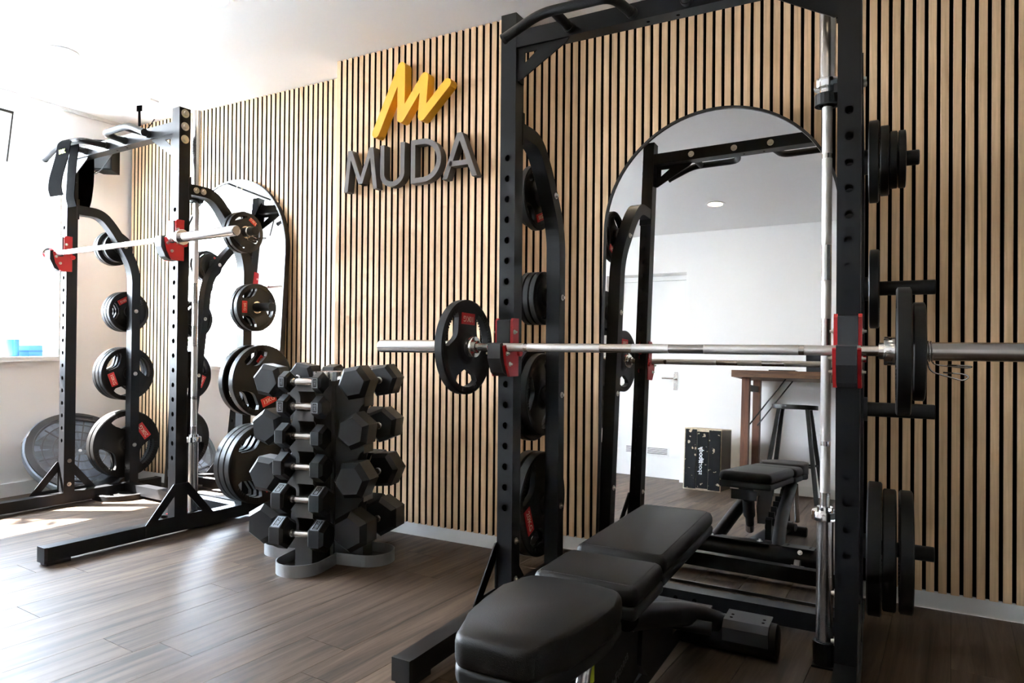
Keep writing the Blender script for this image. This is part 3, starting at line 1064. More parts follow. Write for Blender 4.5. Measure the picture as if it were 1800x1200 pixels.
spring_clip('small spring clip on the top peg of the near window rack post', rk(1, HW + 0.098, py, pz), R1_R, 0.0260)

# ================================================================== MIRRORS
def arch(a, h, n=40, e=0.0):
    a2 = a - e
    pts = [(-a2, e), (a2, e)]
    for k in range(n + 1):
        t = PI * k / n
        pts.append((a2 * math.cos(t), h - a + a2 * math.sin(t)))
    return pts
def make_mirror(label, x, y, lean, yw, a, h):
    t = thing('arched_mirror', label, 'mirror', (x, y, 0), (-lean, 0, yw), 'arched floor mirrors')
    bm = ring_prism(bmesh.new(), arch(a, h), arch(a, h, e=0.011), 'XZ', -0.002, 0.034)
    obj('mirror_frame', bm, M['frame'], t)
    bm = prism(bmesh.new(), arch(a, h, e=0.0108), 'XZ', 0.004, 0.009)
    obj('mirror_glass', bm, M['mirror'], t)
    bm = prism(bmesh.new(), arch(a, h, e=0.0105), 'XZ', 0.010, 0.030)
    obj('backing_board', bm, M['felt'], t)
    return t
make_mirror('tall arched mirror with thin black frame behind the bench, reflecting the door', -0.650, 2.862, 0.047, -0.0285, 0.492, 2.005)
make_mirror('tall arched mirror with thin black frame beside the window rack', -3.735, 2.915, 0.0575, -0.004, 0.510, 2.050)

# ================================================================== SIGN
def bar2(bm, p, q, hw_, d0, d1):
    """slanted stroke cut horizontally at both ends"""
    d0 = d0 - 0.0002 * (len(bm.verts) // 8)
    prism(bm, [(p[0] - hw_, p[1]), (p[0] + hw_, p[1]), (q[0] + hw_, q[1]), (q[0] - hw_, q[1])], 'XZ', d0, d1)
SF, SBk = YB - 0.050, YB - 0.002
LZ0, LZ1 = 1.806, 2.028
st = 0.0135
grp = 'letters of the wall sign'
bm = bmesh.new()
bar2(bm, (-2.580, LZ0), (-2.553, LZ1), st, SF, SBk)
bar2(bm, (-2.553, LZ1), (-2.478, LZ0 + 0.035), st, SF, SBk)
bar2(bm, (-2.478, LZ0 + 0.035), (-2.405, LZ1), st, SF, SBk)
bar2(bm, (-2.405, LZ1), (-2.377, LZ0), st, SF, SBk)
tag(obj('sign_letter', bm, M['letter']), 'grey raised capital letter M on the slatted wall', 'letter', grp)
def arc_stroke(bm, cx, cz, rx, rz, a0, a1, wd, d0, d1, n=24):
    out, inn = [], []
    for k in range(n + 1):
        a = math.radians(a0 + (a1 - a0) * k / n)
        out.append((cx + (rx + wd) * math.cos(a), cz + (rz + wd) * math.sin(a)))
        inn.append((cx + (rx - wd) * math.cos(a), cz + (rz - wd) * math.sin(a)))
    for k in range(n):
        prism(bm, [out[k], out[k + 1], inn[k + 1], inn[k]], 'XZ', d0, d1)
bm = bmesh.new()
ux0, ux1 = -2.330, -2.198
ur = (ux1 - ux0) / 2
prism(bm, [(ux0 - st, LZ0 + ur), (ux0 + st, LZ0 + ur), (ux0 + st, LZ1), (ux0 - st, LZ1)], 'XZ', SF, SBk)
prism(bm, [(ux1 - st, LZ0 + ur), (ux1 + st, LZ0 + ur), (ux1 + st, LZ1), (ux1 - st, LZ1)], 'XZ', SF, SBk)
arc_stroke(bm, (ux0 + ux1) / 2, LZ0 + ur + 0.004, ur, ur - 0.008, 180, 360, st, SF, SBk)
tag(obj('sign_letter', bm, M['letter']), 'grey raised capital letter U on the slatted wall', 'letter', grp)
bm = bmesh.new()
dx0 = -2.130
prism(bm, [(dx0 - st, LZ0), (dx0 + st, LZ0), (dx0 + st, LZ1), (dx0 - st, LZ1)], 'XZ', SF, SBk)
cz, rz = (LZ0 + LZ1) / 2, (LZ1 - LZ0) / 2 - st
for z in (LZ0, LZ1 - 2 * st):
    prism(bm, [(dx0 + st, z), (dx0 + 0.060, z), (dx0 + 0.060, z + 2 * st), (dx0 + st, z + 2 * st)], 'XZ', SF, SBk)
arc_stroke(bm, dx0 + 0.060, cz, 0.100, rz, -90, 90, st, SF, SBk)
tag(obj('sign_letter', bm, M['letter']), 'grey raised capital letter D on the slatted wall', 'letter', grp)
bm = bmesh.new()
bar2(bm, (-1.934, LZ0), (-1.848, LZ1), st * 1.1, SF, SBk)
bar2(bm, (-1.848, LZ1), (-1.760, LZ0), st * 1.1, SF, SBk)
prism(bm, [(-1.915, LZ0 + 0.060), (-1.780, LZ0 + 0.060), (-1.790, LZ0 + 0.085), (-1.905, LZ0 + 0.085)], 'XZ', SF, SBk)
tag(obj('sign_letter', bm, M['letter']), 'grey raised capital letter A on the slatted wall', 'letter', grp)
bm = bmesh.new()
zz = [(-2.372, 2.095), (-2.205, 2.418), (-2.207, 2.152), (-2.058, 2.338), (-2.075, 2.142), (-1.920, 2.284)]
hwz = 0.0235
SF2 = YB - 0.056
def stroke_outline(pts, hw_, n=6):
    P_ = [Vector(p) for p in pts]
    def side(sgn):
        out = []
        for i in range(len(P_)):
            if i in (0, len(P_) - 1):
                d = (P_[1] - P_[0]) if i == 0 else (P_[-1] - P_[-2])
                d.normalize()
                out.append(P_[i] + Vector((-d.y, d.x)) * hw_ * sgn)
                continue
            a, b = (P_[i] - P_[i - 1]).normalized(), (P_[i + 1] - P_[i]).normalized()
            na, nb = Vector((-a.y, a.x)) * sgn, Vector((-b.y, b.x)) * sgn
            turn = (a.x * b.y - a.y * b.x) * sgn
            if turn > 0:        # inner corner: mitre
                mm_ = (na + nb).normalized()
                out.append(P_[i] + mm_ * hw_ / max(0.12, mm_.dot(na)))
            else:               # outer corner: round
                a0, a1 = math.atan2(na.y, na.x), math.atan2(nb.y, nb.x)
                dd = (a1 - a0 + PI) % (2 * PI) - PI
                for q in range(n + 1):
                    t_ = a0 + dd * q / n
                    out.append(P_[i] + Vector((math.cos(t_), math.sin(t_))) * hw_)
        return out
    def cap(c, d):
        a0 = math.atan2(d.y, d.x)
        return [c + Vector((math.cos(a0 + PI / 2 - PI * q / 4), math.sin(a0 + PI / 2 - PI * q / 4))) * hw_ for q in range(1, 4)]
    L, R_ = side(1), side(-1)
    return [tuple(p) for p in L + cap(P_[-1], P_[-1] - P_[-2]) + R_[::-1] + cap(P_[0], P_[0] - P_[1])]
prism(bm, stroke_outline(zz, hwz), 'XZ', SF2, SBk)
bm.normal_update()
bmesh.ops.triangulate(bm, faces=[f for f in bm.faces if len(f.verts) > 4])
tag(obj('sign_logo', bm, M['yellow']), 'yellow zigzag logo mounted on the slatted wall above the letters', 'sign')

# ================================================================== DUMBBELL TOWER
TC = Vector((-2.276, 2.398, 0))
TA = math.radians(-78)
RH = 0.206
tw = thing('dumbbell_tower', 'charcoal four-sided dumbbell tower on a grey lobed base, between the racks', 'dumbbell rack', TC, (0, 0, TA))
A_Z = [0.816, 0.710, 0.580, 0.447, 0.305, 0.156]
B_Z = [0.816, 0.606, 0.395, 0.175]
ARMZ = [A_Z, B_Z, B_Z, B_Z]
def lobes(rad_, length, n=160):
    out = []
    for i in range(n):
        a = 2 * PI * i / n
        d = Vector((math.cos(a), math.sin(a)))
        best = 0
        for k in range(4):
            e = Vector((math.cos(k * PI / 2), math.sin(k * PI / 2)))
            t = d.dot(e)
            perp = abs(d.x * e.y - d.y * e.x)
            # intersect the ray with the capsule 0..length along e
            if t <= 0:
                continue
            r1 = rad_ / perp if perp > 1e-9 else 1e9
            if r1 * t > length:
                bq = length * t
                disc = bq * bq - (length * length - rad_ * rad_)
                r1 = bq + math.sqrt(max(0, disc))
            best = max(best, r1)
        out.append((d.x * best, d.y * best))
    return out
bm = ring_prism(bmesh.new(), lobes(0.104, 0.222), lobes(0.100, 0.222), 'XY', 0.0, 0.052)
obj('base_tray', bm, M['tray'], tw)
bm = prism(bmesh.new(), lobes(0.1005, 0.222), 'XY', 0.002, 0.008)
obj('base_plate', bm, M['tower'], tw)
obj('core_column', box(-0.058, 0.058, -0.058, 0.058, 0.008, 0.815), M['tower'], tw, bevel=0.004)
TOPZ = 0.822
for k in range(4):
    arm = bpy.data.objects.new('tower_arm', None)
    COL.objects.link(arm)
    arm.parent = tw
    arm.rotation_euler = (0, 0, k * PI / 2)
    zs = ARMZ[k]
    big = k > 0
    sr = 0.062 if big else 0.042
    hwid = 0.043
    r_out = RH - 0.004
    # profile of a cheek plate in (radius, z), scooped out under every handle
    edge = []
    for z in zs:
        cz_ = z + sr - 0.0165
        cx_ = r_out + 0.004
        for q in range(11):
            a = math.radians(90 + 180 * q / 10) if True else 0
            p = (cx_ + sr * math.cos(a) * 0.62, cz_ + sr * math.sin(a))
            if p[1] < TOPZ:
                edge.append((min(p[0], r_out), p[1]))
    edge = [p for p in edge]
    poly = [(0.055, 0.008), (0.055, TOPZ)]
    if edge[0][1] < TOPZ - 0.003:
        poly.append((edge[0][0], TOPZ))
    poly += edge + [(r_out, 0.008)]
    bm = bmesh.new()
    for s in (-1, 1):
        y0, y1 = (s * hwid, s * (hwid - 0.003))
        V0 = [bm.verts.new((a, y0, b)) for a, b in poly]
        V1 = [bm.verts.new((a, y1, b)) for a, b in poly]
        bm.faces.new(V0)
        bm.faces.new(V1[::-1])
        for i in range(len(poly)):
            j = (i + 1) % len(poly)
            bm.faces.new((V0[i], V0[j], V1[j], V1[i]))
    bm.normal_update()
    bmesh.ops.triangulate(bm, faces=[f for f in bm.faces if len(f.verts) > 4])
    obj('cheek_plate', bm, M['tower'], arm)
    tops = [z for z in zs]
    for q, z in enumerate(tops):
        zt = z - 0.020
        zb = (tops[q + 1] + sr * 1.55) if q + 1 < len(tops) else 0.008
        if zt > zb + 0.01:
            bm = box(r_out - 0.003, r_out, -hwid, hwid, zb, zt)
            obj('face_strip', bm, M['tower'], arm)
bm = ring_prism(bmesh.new(), circ(0.078, 40), circ(0.072, 40), 'XY', 0.815, 0.856)
obj('top_ring', bm, M['chrome'], tw, smooth=True, autos=SM)
bm = cyl(bmesh.new(), (0, 0, 0.815), (0, 0, 0.834), 0.0715, seg=32)
obj('top_cap', bm, M['copper'], tw, smooth=True, autos=SM)

def dumbbell(k, idx, z, af, ln, txt, hl, label, spin):
    """k: arm, af: hexagon width across corners, ln: head length, hl: handle length"""
    a = TA + k * PI / 2
    c = TC + Vector((math.cos(a), math.sin(a), 0)) * (RH + 0.012)
    t = thing('dumbbell', label, 'dumbbell', (c.x, c.y, z), (0, 0, a), 'hex dumbbells on the tower')
    R = af / 2
    h = hl / 2
    bm = lathe_axis(bmesh.new(), [(-h - 0.012, 0.0135), (-h + 0.004, 0.0135), (-h + 0.005, 0.0165), (-h + 0.012, 0.0165), (-h + 0.014, 0.012), (-h + 0.022, 0.0135),
                                  (-h * 0.4, 0.0165), (h * 0.4, 0.0165), (h - 0.022, 0.0135), (h - 0.014, 0.012), (h - 0.012, 0.0165), (h - 0.005, 0.0165), (h - 0.004, 0.0135), (h + 0.012, 0.0135)], 'Y', 24)
    obj('handle', bm, M['steel'], t, smooth=True, autos=SM)
    for s in (-1, 1):
        bm = bmesh.new()
        prof = [(h, 0.42), (h, 0.80), (h + ln * 0.16, 1.0), (h + ln * 0.80, 1.0), (h + ln, 0.74)]
        rings = []
        for y, f in prof:
            rings.append([bm.verts.new((R * f * math.cos(spin + i * PI / 3), s * y, R * f * math.sin(spin + i * PI / 3))) for i in range(6)])
        for q in range(len(rings) - 1):
            for i in range(6):
                j = (i + 1) % 6
                bm.faces.new((rings[q][i], rings[q][j], rings[q + 1][j], rings[q + 1][i]))
        bm.faces.new(rings[0])
        bm.faces.new(rings[-1])
        hd = obj('hex_head', bm, M['hex'], t, bevel=0.003, seg=2)
        if txt:
            # moulded number plate on one flat of each head
            fa = spin + PI / 6 + (0 if idx < 2 else (PI / 3 if idx > 3 else 2 * PI / 3))
            rr = R * math.cos(PI / 6)
            nrm = Vector((math.cos(fa), 0, math.sin(fa)))
            upd = Vector((-math.sin(fa), 0, math.cos(fa)))
            ctr = Vector((0, s * (h + ln * 0.48), 0)) + nrm * (rr + 0.0003)
            lw_, lh_ = R * 0.86, ln * 0.52
            # letters run around the head, tops towards the outer end
            xax = upd * (1 if s > 0 else 1)
            yax = nrm.cross(xax)
            o_ = [(-lw_ / 2, -lh_ / 2), (lw_ / 2, -lh_ / 2), (lw_ / 2, lh_ / 2), (-lw_ / 2, lh_ / 2)]
            i_ = [(x * 0.86, y * 0.74) for x, y in o_]
            bm = ring_prism(bmesh.new(), o_, i_, 'XY', -0.001, 0.0012)
            bm.transform(frame_mat(ctr, xax, yax))
            pl_ = obj('number_plate', bm, M['hexgrey'], hd)
            text('lettering', txt, lh_ * 0.56, M['hexgrey'], hd, frame_mat(ctr, xax, yax), 0.0007, True)
    return t
A_SPEC = [(0.094, 0.046, '1KG', 'smallest'), (0.102, 0.052, '2KG', 'second from the top'), (0.112, 0.058, '4KG', 'third from the top'),
          (0.122, 0.063, '6KG', 'third from the bottom'), (0.132, 0.069, '8KG', 'second from the bottom'), (0.142, 0.075, '10KG', 'lowest')]
for q, z in enumerate(A_Z):
    af, ln, tx, nm = A_SPEC[q]
    lab = '%s small hex dumbbell in the front column of the tower' % nm if q else 'smallest hex dumbbell, topmost in the front column of the tower'
    dumbbell(0, q, z, af, ln, tx, 0.122, lab, -PI / 6)
B_SPEC = [(0.160, 0.115), (0.166, 0.122), (0.174, 0.130), (0.182, 0.138)]
names = ['topmost', 'second from the top', 'third from the top', 'lowest']
for k, side in ((1, 'right-hand'), (2, 'wall-facing'), (3, 'window-facing')):
    for q, z in enumerate(B_Z):
        af, ln = B_SPEC[q]
        lab = '%s large hex dumbbell in the %s column of the tower' % (names[q], side)
        if k == 2:
            af, ln = af - 0.02, ln - 0.02
        dumbbell(k, q, z, af, ln, None, 0.146, lab, [0.18, 0.40, 0.10, 0.52][q])

# ================================================================== BENCH
BX = -0.630
bn = thing('adjustable_bench', 'black padded adjustable weight bench lying flat inside the right rack', 'bench', (BX, 1.70, 0), (0, 0, 0))
def pad_bm(outline, z0, z1, r=0.022):
    bm = prism(bmesh.new(), outline, 'XY', z0, z1)
    es = [e for e in bm.edges]
    bmesh.ops.bevel(bm, geom=es, offset=r, segments=4, profile=0.5, affect='EDGES', clamp_overlap=True)
    return bm
def pad(name, outline, z0, z1):
    p = obj(name, pad_bm(outline, z0 + 0.026, z1), M['pad'], bn, smooth=True)
    bm = pad_bm([(x * 0.985, y) for x, y in outline], z0, z0 + 0.032, 0.010)
    obj('pad_underside', bm, M['rubber2'], p, smooth=True)
    # stitched seam along the upper edge
    cx = sum(a for a, b in outline) / len(outline)
    cy = sum(b for a, b in outline) / len(outline)
    sm_ = []
    for a, b in outline:
        dx, dy = cx - a, cy - b
        sm_.append((a + math.copysign(0.017, dx), b + math.copysign(0.017, dy), z1 - 0.0012))
    tube_pts = smooth_path(sm_ + [sm_[0]], 0.015, 3)
    obj('seam', tube(bmesh.new(), tube_pts, 0.0011, 6), M['rubber2'], p)
    return p
PT = 0.437
pad('back_pad', [(-0.128, 0.052), (0.128, 0.052), (0.124, 0.640), (-0.124, 0.640)], PT - 0.078, PT)
pad('middle_pad', [(-0.134, -0.196), (0.134, -0.196), (0.134, 0.030), (-0.134, 0.030)], PT - 0.082, PT - 0.004)
pad('seat_pad', [(-0.070, -0.628), (0.070, -0.628), (0.092, -0.600), (0.112, -0.520), (0.126, -0.430), (0.132, -0.340), (0.128, -0.270), (0.110, -0.236), (0.05, -0.222), (-0.05, -0.222), (-0.110, -0.236), (-0.128, -0.270), (-0.132, -0.340), (-0.126, -0.430), (-0.112, -0.520), (-0.092, -0.600)], PT - 0.085, PT + 0.004)
# frame
fb = M['black']
bm = bmesh.new()
B(bm, -0.035, 0.035, -0.18, 0.60, PT - 0.120, PT - 0.082)
obj('back_rail', bm, fb, bn, bevel=0.004)
bm = bmesh.new()
B(bm, -0.045, 0.045, -0.57, -0.26, PT - 0.125, PT - 0.086)
obj('seat_rail', bm, fb, bn, bevel=0.004)
bm = bmesh.new()
prism(bm, [(-0.045, 0.612), (0.045, 0.612), (0.06, 0.64), (-0.06, 0.64)], 'XY', PT - 0.13, PT - 0.085)
obj('head_bracket', bm, fb, bn, bevel=0.006)
# twin tubes from the rear foot up to the hinge
for s in (-1, 1):
    bm = sweep(bmesh.new(), smooth_path([(s * 0.150, 0.60, 0.085), (s * 0.115, 0.33, 0.20), (s * 0.085, -0.12, 0.335)], 0.12, 5), [(0.030 * math.cos(2 * PI * q / 16), 0.034 * math.sin(2 * PI * q / 16)) for q in range(16)], upv=(0, 0, 1))
    obj('frame_tube', bm, fb, bn, smooth=True, autos=SM)
bm = sweep(bmesh.new(), [(0.0, 0.58, 0.050), (0.0, -0.46, 0.060)], [(-0.040, -0.025), (0.040, -0.025), (0.040, 0.025), (-0.040, 0.025)], upv=(0, 0, 1))
obj('spine_tube', bm, fb, bn, bevel=0.006)
for s in (-1, 1):
    bm = prism(bmesh.new(), [(-0.30, 0.22), (-0.30, 0.33), (-0.14, 0.345), (0.02, 0.315), (0.10, 0.22), (0.06, 0.12), (-0.16, 0.09)], 'YZ', s * 0.052, s * 0.058)
    sp = obj('side_bracket', bm, fb, bn)
    if s > 0:
        text('lettering', 'LifeFitness', 0.034, M['hexgrey'], sp, frame_mat((0.0585, -0.10, 0.185), (0, 0.93, 0.30), (0, -0.30, 0.93)), 0.0005, True)
        bm = box(0.0588, 0.0596, -0.285, -0.262, 0.235, 0.285)
        obj('warning_sticker', bm, M['lime'], sp)
lad = [(0.34, 0.085), (0.34, 0.185)]
for k in range(5):
    y_ = 0.32 - k * 0.055
    lad += [(y_, 0.195 + k * 0.022), (y_ - 0.012, 0.195 + k * 0.022), (y_ - 0.020, 0.165 + k * 0.022), (y_ - 0.046, 0.175 + k * 0.022)]
lad += [(0.04, 0.15), (0.10, 0.10)]
obj('ladder_rack', prism(bmesh.new(), lad, 'YZ', 0.040, 0.070), fb, bn)
bm = tube(bmesh.new(), [(0.0, -0.40, 0.32), (0.0, -0.47, 0.06)], 0.022, 18)
obj('front_post', bm, fb, bn, smooth=True, autos=SM)
bm = tube(bmesh.new(), [(0.070, -0.335, 0.318), (0.066, -0.435, 0.09)], 0.015, 18)
obj('chrome_strut', bm, M['steel'], bn, smooth=True, autos=SM)
bm = tube(bmesh.new(), [(-0.02, 0.46, 0.30), (-0.035, 0.36, 0.205)], 0.030, 18)
so = obj('strut_socket', bm, fb, bn, smooth=True, autos=SM)
obj('socket_sleeve', tube(bmesh.new(), [(-0.035, 0.36, 0.205), (-0.045, 0.30, 0.15)], 0.022, 18), fb, so, smooth=True, autos=SM)
bm = tube(bmesh.new(), [(-0.045, 0.300, 0.15), (-0.053, 0.262, 0.112)], 0.0215, 18)
obj('strut_end', bm, M['steel'], bn, smooth=True, autos=SM)
bm = bmesh.new()
lathe_axis(bm, [(-0.335, 0.045), (-0.330, 0.054), (-0.300, 0.056), (0.300, 0.056), (0.330, 0.054), (0.335, 0.045)], 'X', 28, (0, 0.600, 0.058))
rf = obj('rear_foot', bm, fb, bn, smooth=True, autos=SM)
bm = bmesh.new()
prism(bm, [(0.535, 0.058), (0.535, 0.096), (0.552, 0.1155), (0.645, 0.1155), (0.645, 0.119), (0.550, 0.119), (0.531, 0.099), (0.531, 0.058)], 'YZ', 0.175, 0.312)
obj('cover_plate', bm, mat('dark_grey_plate', (0.035, 0.035, 0.037), 0.5), rf)
each('screw_hole', [lambda b, x=x, y=y: cyl(b, (x, y, 0.1188), (x, y, 0.1196), 0.005, seg=10) for x in (0.195, 0.292) for y in (0.575, 0.602)], M['felt'], rf)
each('bolt', [lambda b: bolt(b, (0.070, 0.600, 0.118), (0, 0, 1), 0.010), lambda b: bolt(b, (0.255, 0.640, 0.100), (0, 1, 0.4), 0.008), lambda b: bolt(b, (-0.150, 0.615, 0.112), (0, 0, 1), 0.008)], M['zinc'], rf, smooth=True, autos=SM)
B_ = box(-0.185, 0.120, 0.560, 0.648, 0.112, 0.118)
obj('mount_plate', B_, fb, rf, bevel=0.002)
bm = bmesh.new()
cyl(bm, (0.238, 0.672, 0.040), (0.262, 0.672, 0.040), 0.032, seg=24)
obj('transport_wheel', bm, M['tray'], bn, smooth=True, autos=SM)
bm = bmesh.new()
cyl(bm, (0.222, 0.672, 0.040), (0.278, 0.672, 0.040), 0.008, seg=12)
obj('wheel_axle', bm, M['zinc'], bn)
bm = bmesh.new()
lathe_axis(bm, [(-0.12, 0.024), (-0.115, 0.030), (0.115, 0.030), (0.12, 0.024)], 'X', 20, (0, -0.46, 0.031))
obj('front_foot', bm, fb, bn, smooth=True, autos=SM)
bm = bmesh.new()
cyl(bm, (0.040, 0.30, 0.175), (0.185, 0.335, 0.165), 0.019, seg=18)
obj('adjuster_grip', bm, M['rubber2'], bn, smooth=True, autos=SM)
bm = bmesh.new()
cyl(bm, (0.058, -0.06, 0.290), (0.084, -0.06, 0.290), 0.012, seg=16)
obj('hinge_bolt', bm, M['zinc'], bn, smooth=True, autos=SM)

# ================================================================== STRAP, SPEAKER, ANCHOR, SILL, BOSU
def ribbon(bm, pts, wdir, half, th=0.003):
    pts = [Vector(p) for p in pts]
    w_ = Vector(wdir).normalized()
    n = len(pts)
    rows = []
    for i in range(n):
        d = (pts[min(i + 1, n - 1)] - pts[max(i - 1, 0)]).normalized()
        nn = d.cross(w_).normalized() * th / 2
        rows.append([bm.verts.new(pts[i] + w_ * sx * half + nn * sy) for sx, sy in ((-1, -1), (1, -1), (1, 1), (-1, 1))])
    for i in range(n - 1):
        for k in range(4):
            l_ = (k + 1) % 4
            bm.faces.new((rows[i][k], rows[i][l_], rows[i + 1][l_], rows[i + 1][k]))
    bm.faces.new(rows[0][::-1])
    bm.faces.new(rows[-1])
    return bm
sx = -0.235
def rp(x, y, z):
    return tuple(rk(1, x, y, z))
strap = thing('lifting_strap', 'black webbing strap with lime print draped over the window rack pull-up handle', 'strap')
wd = rk(1, 1, 0, 0) - rk(1, 0, 0, 0)
bm = bmesh.new()
front = [(sx, -0.112, 2.108), (sx, -0.132, 2.116), (sx - 0.005, -0.154, 2.095), (sx - 0.02, -0.158, 2.02), (sx - 0.045, -0.165, 1.95), (sx - 0.055, -0.175, 1.89), (sx - 0.085, -0.165, 1.84), (sx - 0.070, -0.160, 1.800)]
ribbon(bm, [rp(*p) for p in smooth_path(front, 0.03, 3)], wd + Vector((0, 0.1, 0.0)), 0.060, 0.004)
obj('front_tail', bm, M['strap'], strap)
bm = bmesh.new()
back_ = [(sx, -0.114, 2.107), (sx + 0.01, -0.107, 2.08), (sx + 0.0, -0.115, 1.98), (sx - 0.02, -0.11, 1.88), (sx - 0.01, -0.12, 1.79), (sx + 0.0, -0.11, 1.740)]
ribbon(bm, [rp(*p) for p in smooth_path(back_, 0.03, 3)], wd, 0.046, 0.004)
obj('rear_tail', bm, M['strap'], strap)
o_ = rk(1, sx - 0.014, -0.1615, 2.040)
text('lettering', 'LMX.', 0.034, M['lime'], strap, frame_mat(o_, wd, (0, 0.02, 1)), 0.0008, True)
# a folded pad strap behind the far upright
strap2 = thing('padded_strap', 'black padded strap hanging behind the far upright of the window rack', 'strap')
bm = bmesh.new()
pb = [(-HW + 0.110, 0.068, 2.131), (-HW + 0.090, 0.085, 2.06), (-HW + 0.045, 0.105, 1.95), (-HW + 0.030, 0.100, 1.84), (-HW + 0.020, 0.085, 1.78)]
ribbon(bm, [rp(*p) for p in smooth_path(pb, 0.03, 3)], rk(1, 0.7, 0.7, 0) - rk(1, 0, 0, 0), 0.050, 0.008)
obj('strap_body', bm, M['strap'], strap2)
bm = bmesh.new()
ribbon(bm, [rp(-HW + 0.110, 0.070, 2.131), rp(-HW + 0.110, 0.030, 2.1325), rp(-HW + 0.110, -0.002, 2.1325), rp(-HW + 0.110, -0.006, 2.10)], rk(1, 1, 0, 0) - rk(1, 0, 0, 0), 0.02, 0.004)
obj('strap_loop', bm, M['strap'], strap2)

spk = thing('wall_speaker', 'small black loudspeaker on the white wall beside the slats, cable attached', 'speaker', (-4.775, 2.82, 2.165), (0, 0, rad(38)))
bm = prism(bmesh.new(), [(-0.075, -0.060), (-0.058, -0.075), (0.060, -0.075), (0.060, 0.065), (-0.045, 0.065)], 'XY', 0.0, 0.205)
obj('speaker_cabinet', bm, M['speaker'], spk, bevel=0.006)
bm = box(-0.050, 0.053, -0.079, -0.074, 0.012, 0.193)
obj('speaker_grille', bm, M['rubber2'], spk, bevel=0.004)
bm = box(-0.02, 0.02, 0.07, 0.125, 0.08, 0.12)
obj('wall_bracket', bm, M['trim'], spk)
bm = tube(bmesh.new(), smooth_path([(-0.05, -0.03, 0.0), (-0.07, -0.06, -0.035), (-0.01, -0.09, -0.02), (0.06, -0.12, 0.06), (0.12, -0.10, 0.18), (0.26, -0.02, 0.30), (0.30, 0.02, 0.395)], 0.05, 4), 0.0035, 8)
obj('cable', bm, M['rubber2'], spk, smooth=True)

anc = thing('ceiling_anchor', 'white ceiling plate with a short black suspension strap above the window rack', 'ceiling anchor', (-4.35, 2.78, H))
obj('ceiling_plate', box(-0.16, 0.16, -0.03, 0.03, -0.012, 0.0), M['trim'], anc, bevel=0.003)
bm = bmesh.new()
ribbon(bm, [(0.0, 0, -0.012), (0.0, 0, -0.05)], (1, 0.3, 0), 0.020, 0.004)
ribbon(bm, [(0.0, 0, -0.05), (0.004, 0, -0.15)], (1, 0.3, 0), 0.008, 0.006)
obj('anchor_strap', bm, M['strap'], anc)

# things on the sill
t = thing('exercise_band_roll', 'blue rolled exercise band standing on the window sill', 'exercise band', (-5.005, 2.345, SILL))
bm = bmesh.new()
n = 40
pts = [(0.046 * (1 - 0.25 * k / n) * math.cos(2 * PI * 1.6 * k / n), 0.046 * (1 - 0.25 * k / n) * math.sin(2 * PI * 1.6 * k / n), 0.055) for k in range(n + 1)]
ribbon(bm, pts, (0, 0, 1), 0.055, 0.004)
obj('band', bm, M['blue'], t)
t = thing('foam_block', 'pale blue foam block on the window sill beside the rolled band', 'foam block', (-5.02, 2.47, SILL), (0, 0, 0.3))
bm = box(-0.045, 0.045, -0.05, 0.05, 0.0, 0.070)
obj('block_body', bm, M['paleblue'], t, bevel=0.010, seg=3)
bm = box(-0.046, 0.046, -0.051, 0.051, 0.028, 0.040)
obj('block_band', bm, M['blue'], t)

# drawstring bag hanging in the window niche (seen in the left mirror)
bag = thing('drawstring_bag', 'white drawstring bag hanging by cords before the window, seen in the left mirror', 'bag', (-4.95, 2.05, 2.20))
bm = bmesh.new()
n = 20
prof = [(0.0, -0.10), (0.055, -0.092), (0.085, -0.05), (0.088, 0.0), (0.070, 0.045), (0.035, 0.080), (0.018, 0.095), (0.028, 0.115)]
rows = []
for k, (r, z) in enumerate(prof):
    rows.append([bm.verts.new((r * (1 + 0.10 * math.sin(7 * 2 * PI * i / n)) * math.cos(2 * PI * i / n), r * (1 + 0.10 * math.sin(7 * 2 * PI * i / n)) * math.sin(2 * PI * i / n), z)) for i in range(n)])
for k in range(len(rows) - 1):
    for i in range(n):
        j = (i + 1) % n
        bm.faces.new((rows[k][i], rows[k][j], rows[k + 1][j], rows[k + 1][i]))
bmesh.ops.remove_doubles(bm, verts=bm.verts, dist=1e-5)
obj('bag_body', bm, M['cloth'], bag, smooth=True)
for s in (-1, 1):
    obj('cord', tube(bmesh.new(), [(0, s * 0.012, 0.095), (0, s * 0.035, NTOP - 2.20)], 0.003, 6), M['ply'], bag)

# balance trainer leaning on the left wall
nrm = Vector((math.cos(rad(43)), -0.12, math.sin(rad(43)))).normalized()
bo = thing('balance_trainer', 'half-ball balance trainer with grey platform leaning on the white wall behind the window rack', 'balance trainer', (-4.615, 2.575, 0.272))
bo.rotation_euler = nrm.to_track_quat('Z', 'Y').to_euler()
Rb = 0.315
bm = bmesh.new()
lathe_axis(bm, [(-0.014, Rb - 0.045), (0.010, Rb - 0.040), (0.014, Rb - 0.055), (0.004, Rb - 0.062), (0.004, 0.012), (0.000, 0.002)], 'Z', 64)
pf = obj('platform', bm, M['bosu_base'], bo, smooth=True, autos=SM)
bm = ring_prism(bmesh.new(), circ(Rb - 0.012, 64), circ(Rb - 0.050, 64), 'XY', -0.020, 0.016)
obj('platform_rim', bm, M['bosu_rim'], bo, bevel=0.004, smooth=True, autos=SM)
bm = bmesh.new()
lathe_axis(bm, [(0.004, Rb - 0.012), (0.000, Rb - 0.002), (-0.020, Rb), (-0.045, Rb - 0.006), (-0.085, Rb - 0.040), (-0.120, Rb - 0.10), (-0.142, Rb - 0.19), (-0.148, 0.02)], 'Z', 64)
obj('dome', bm, M['bosu_dome'], bo, smooth=True, autos=SM)
bm = bmesh.new()
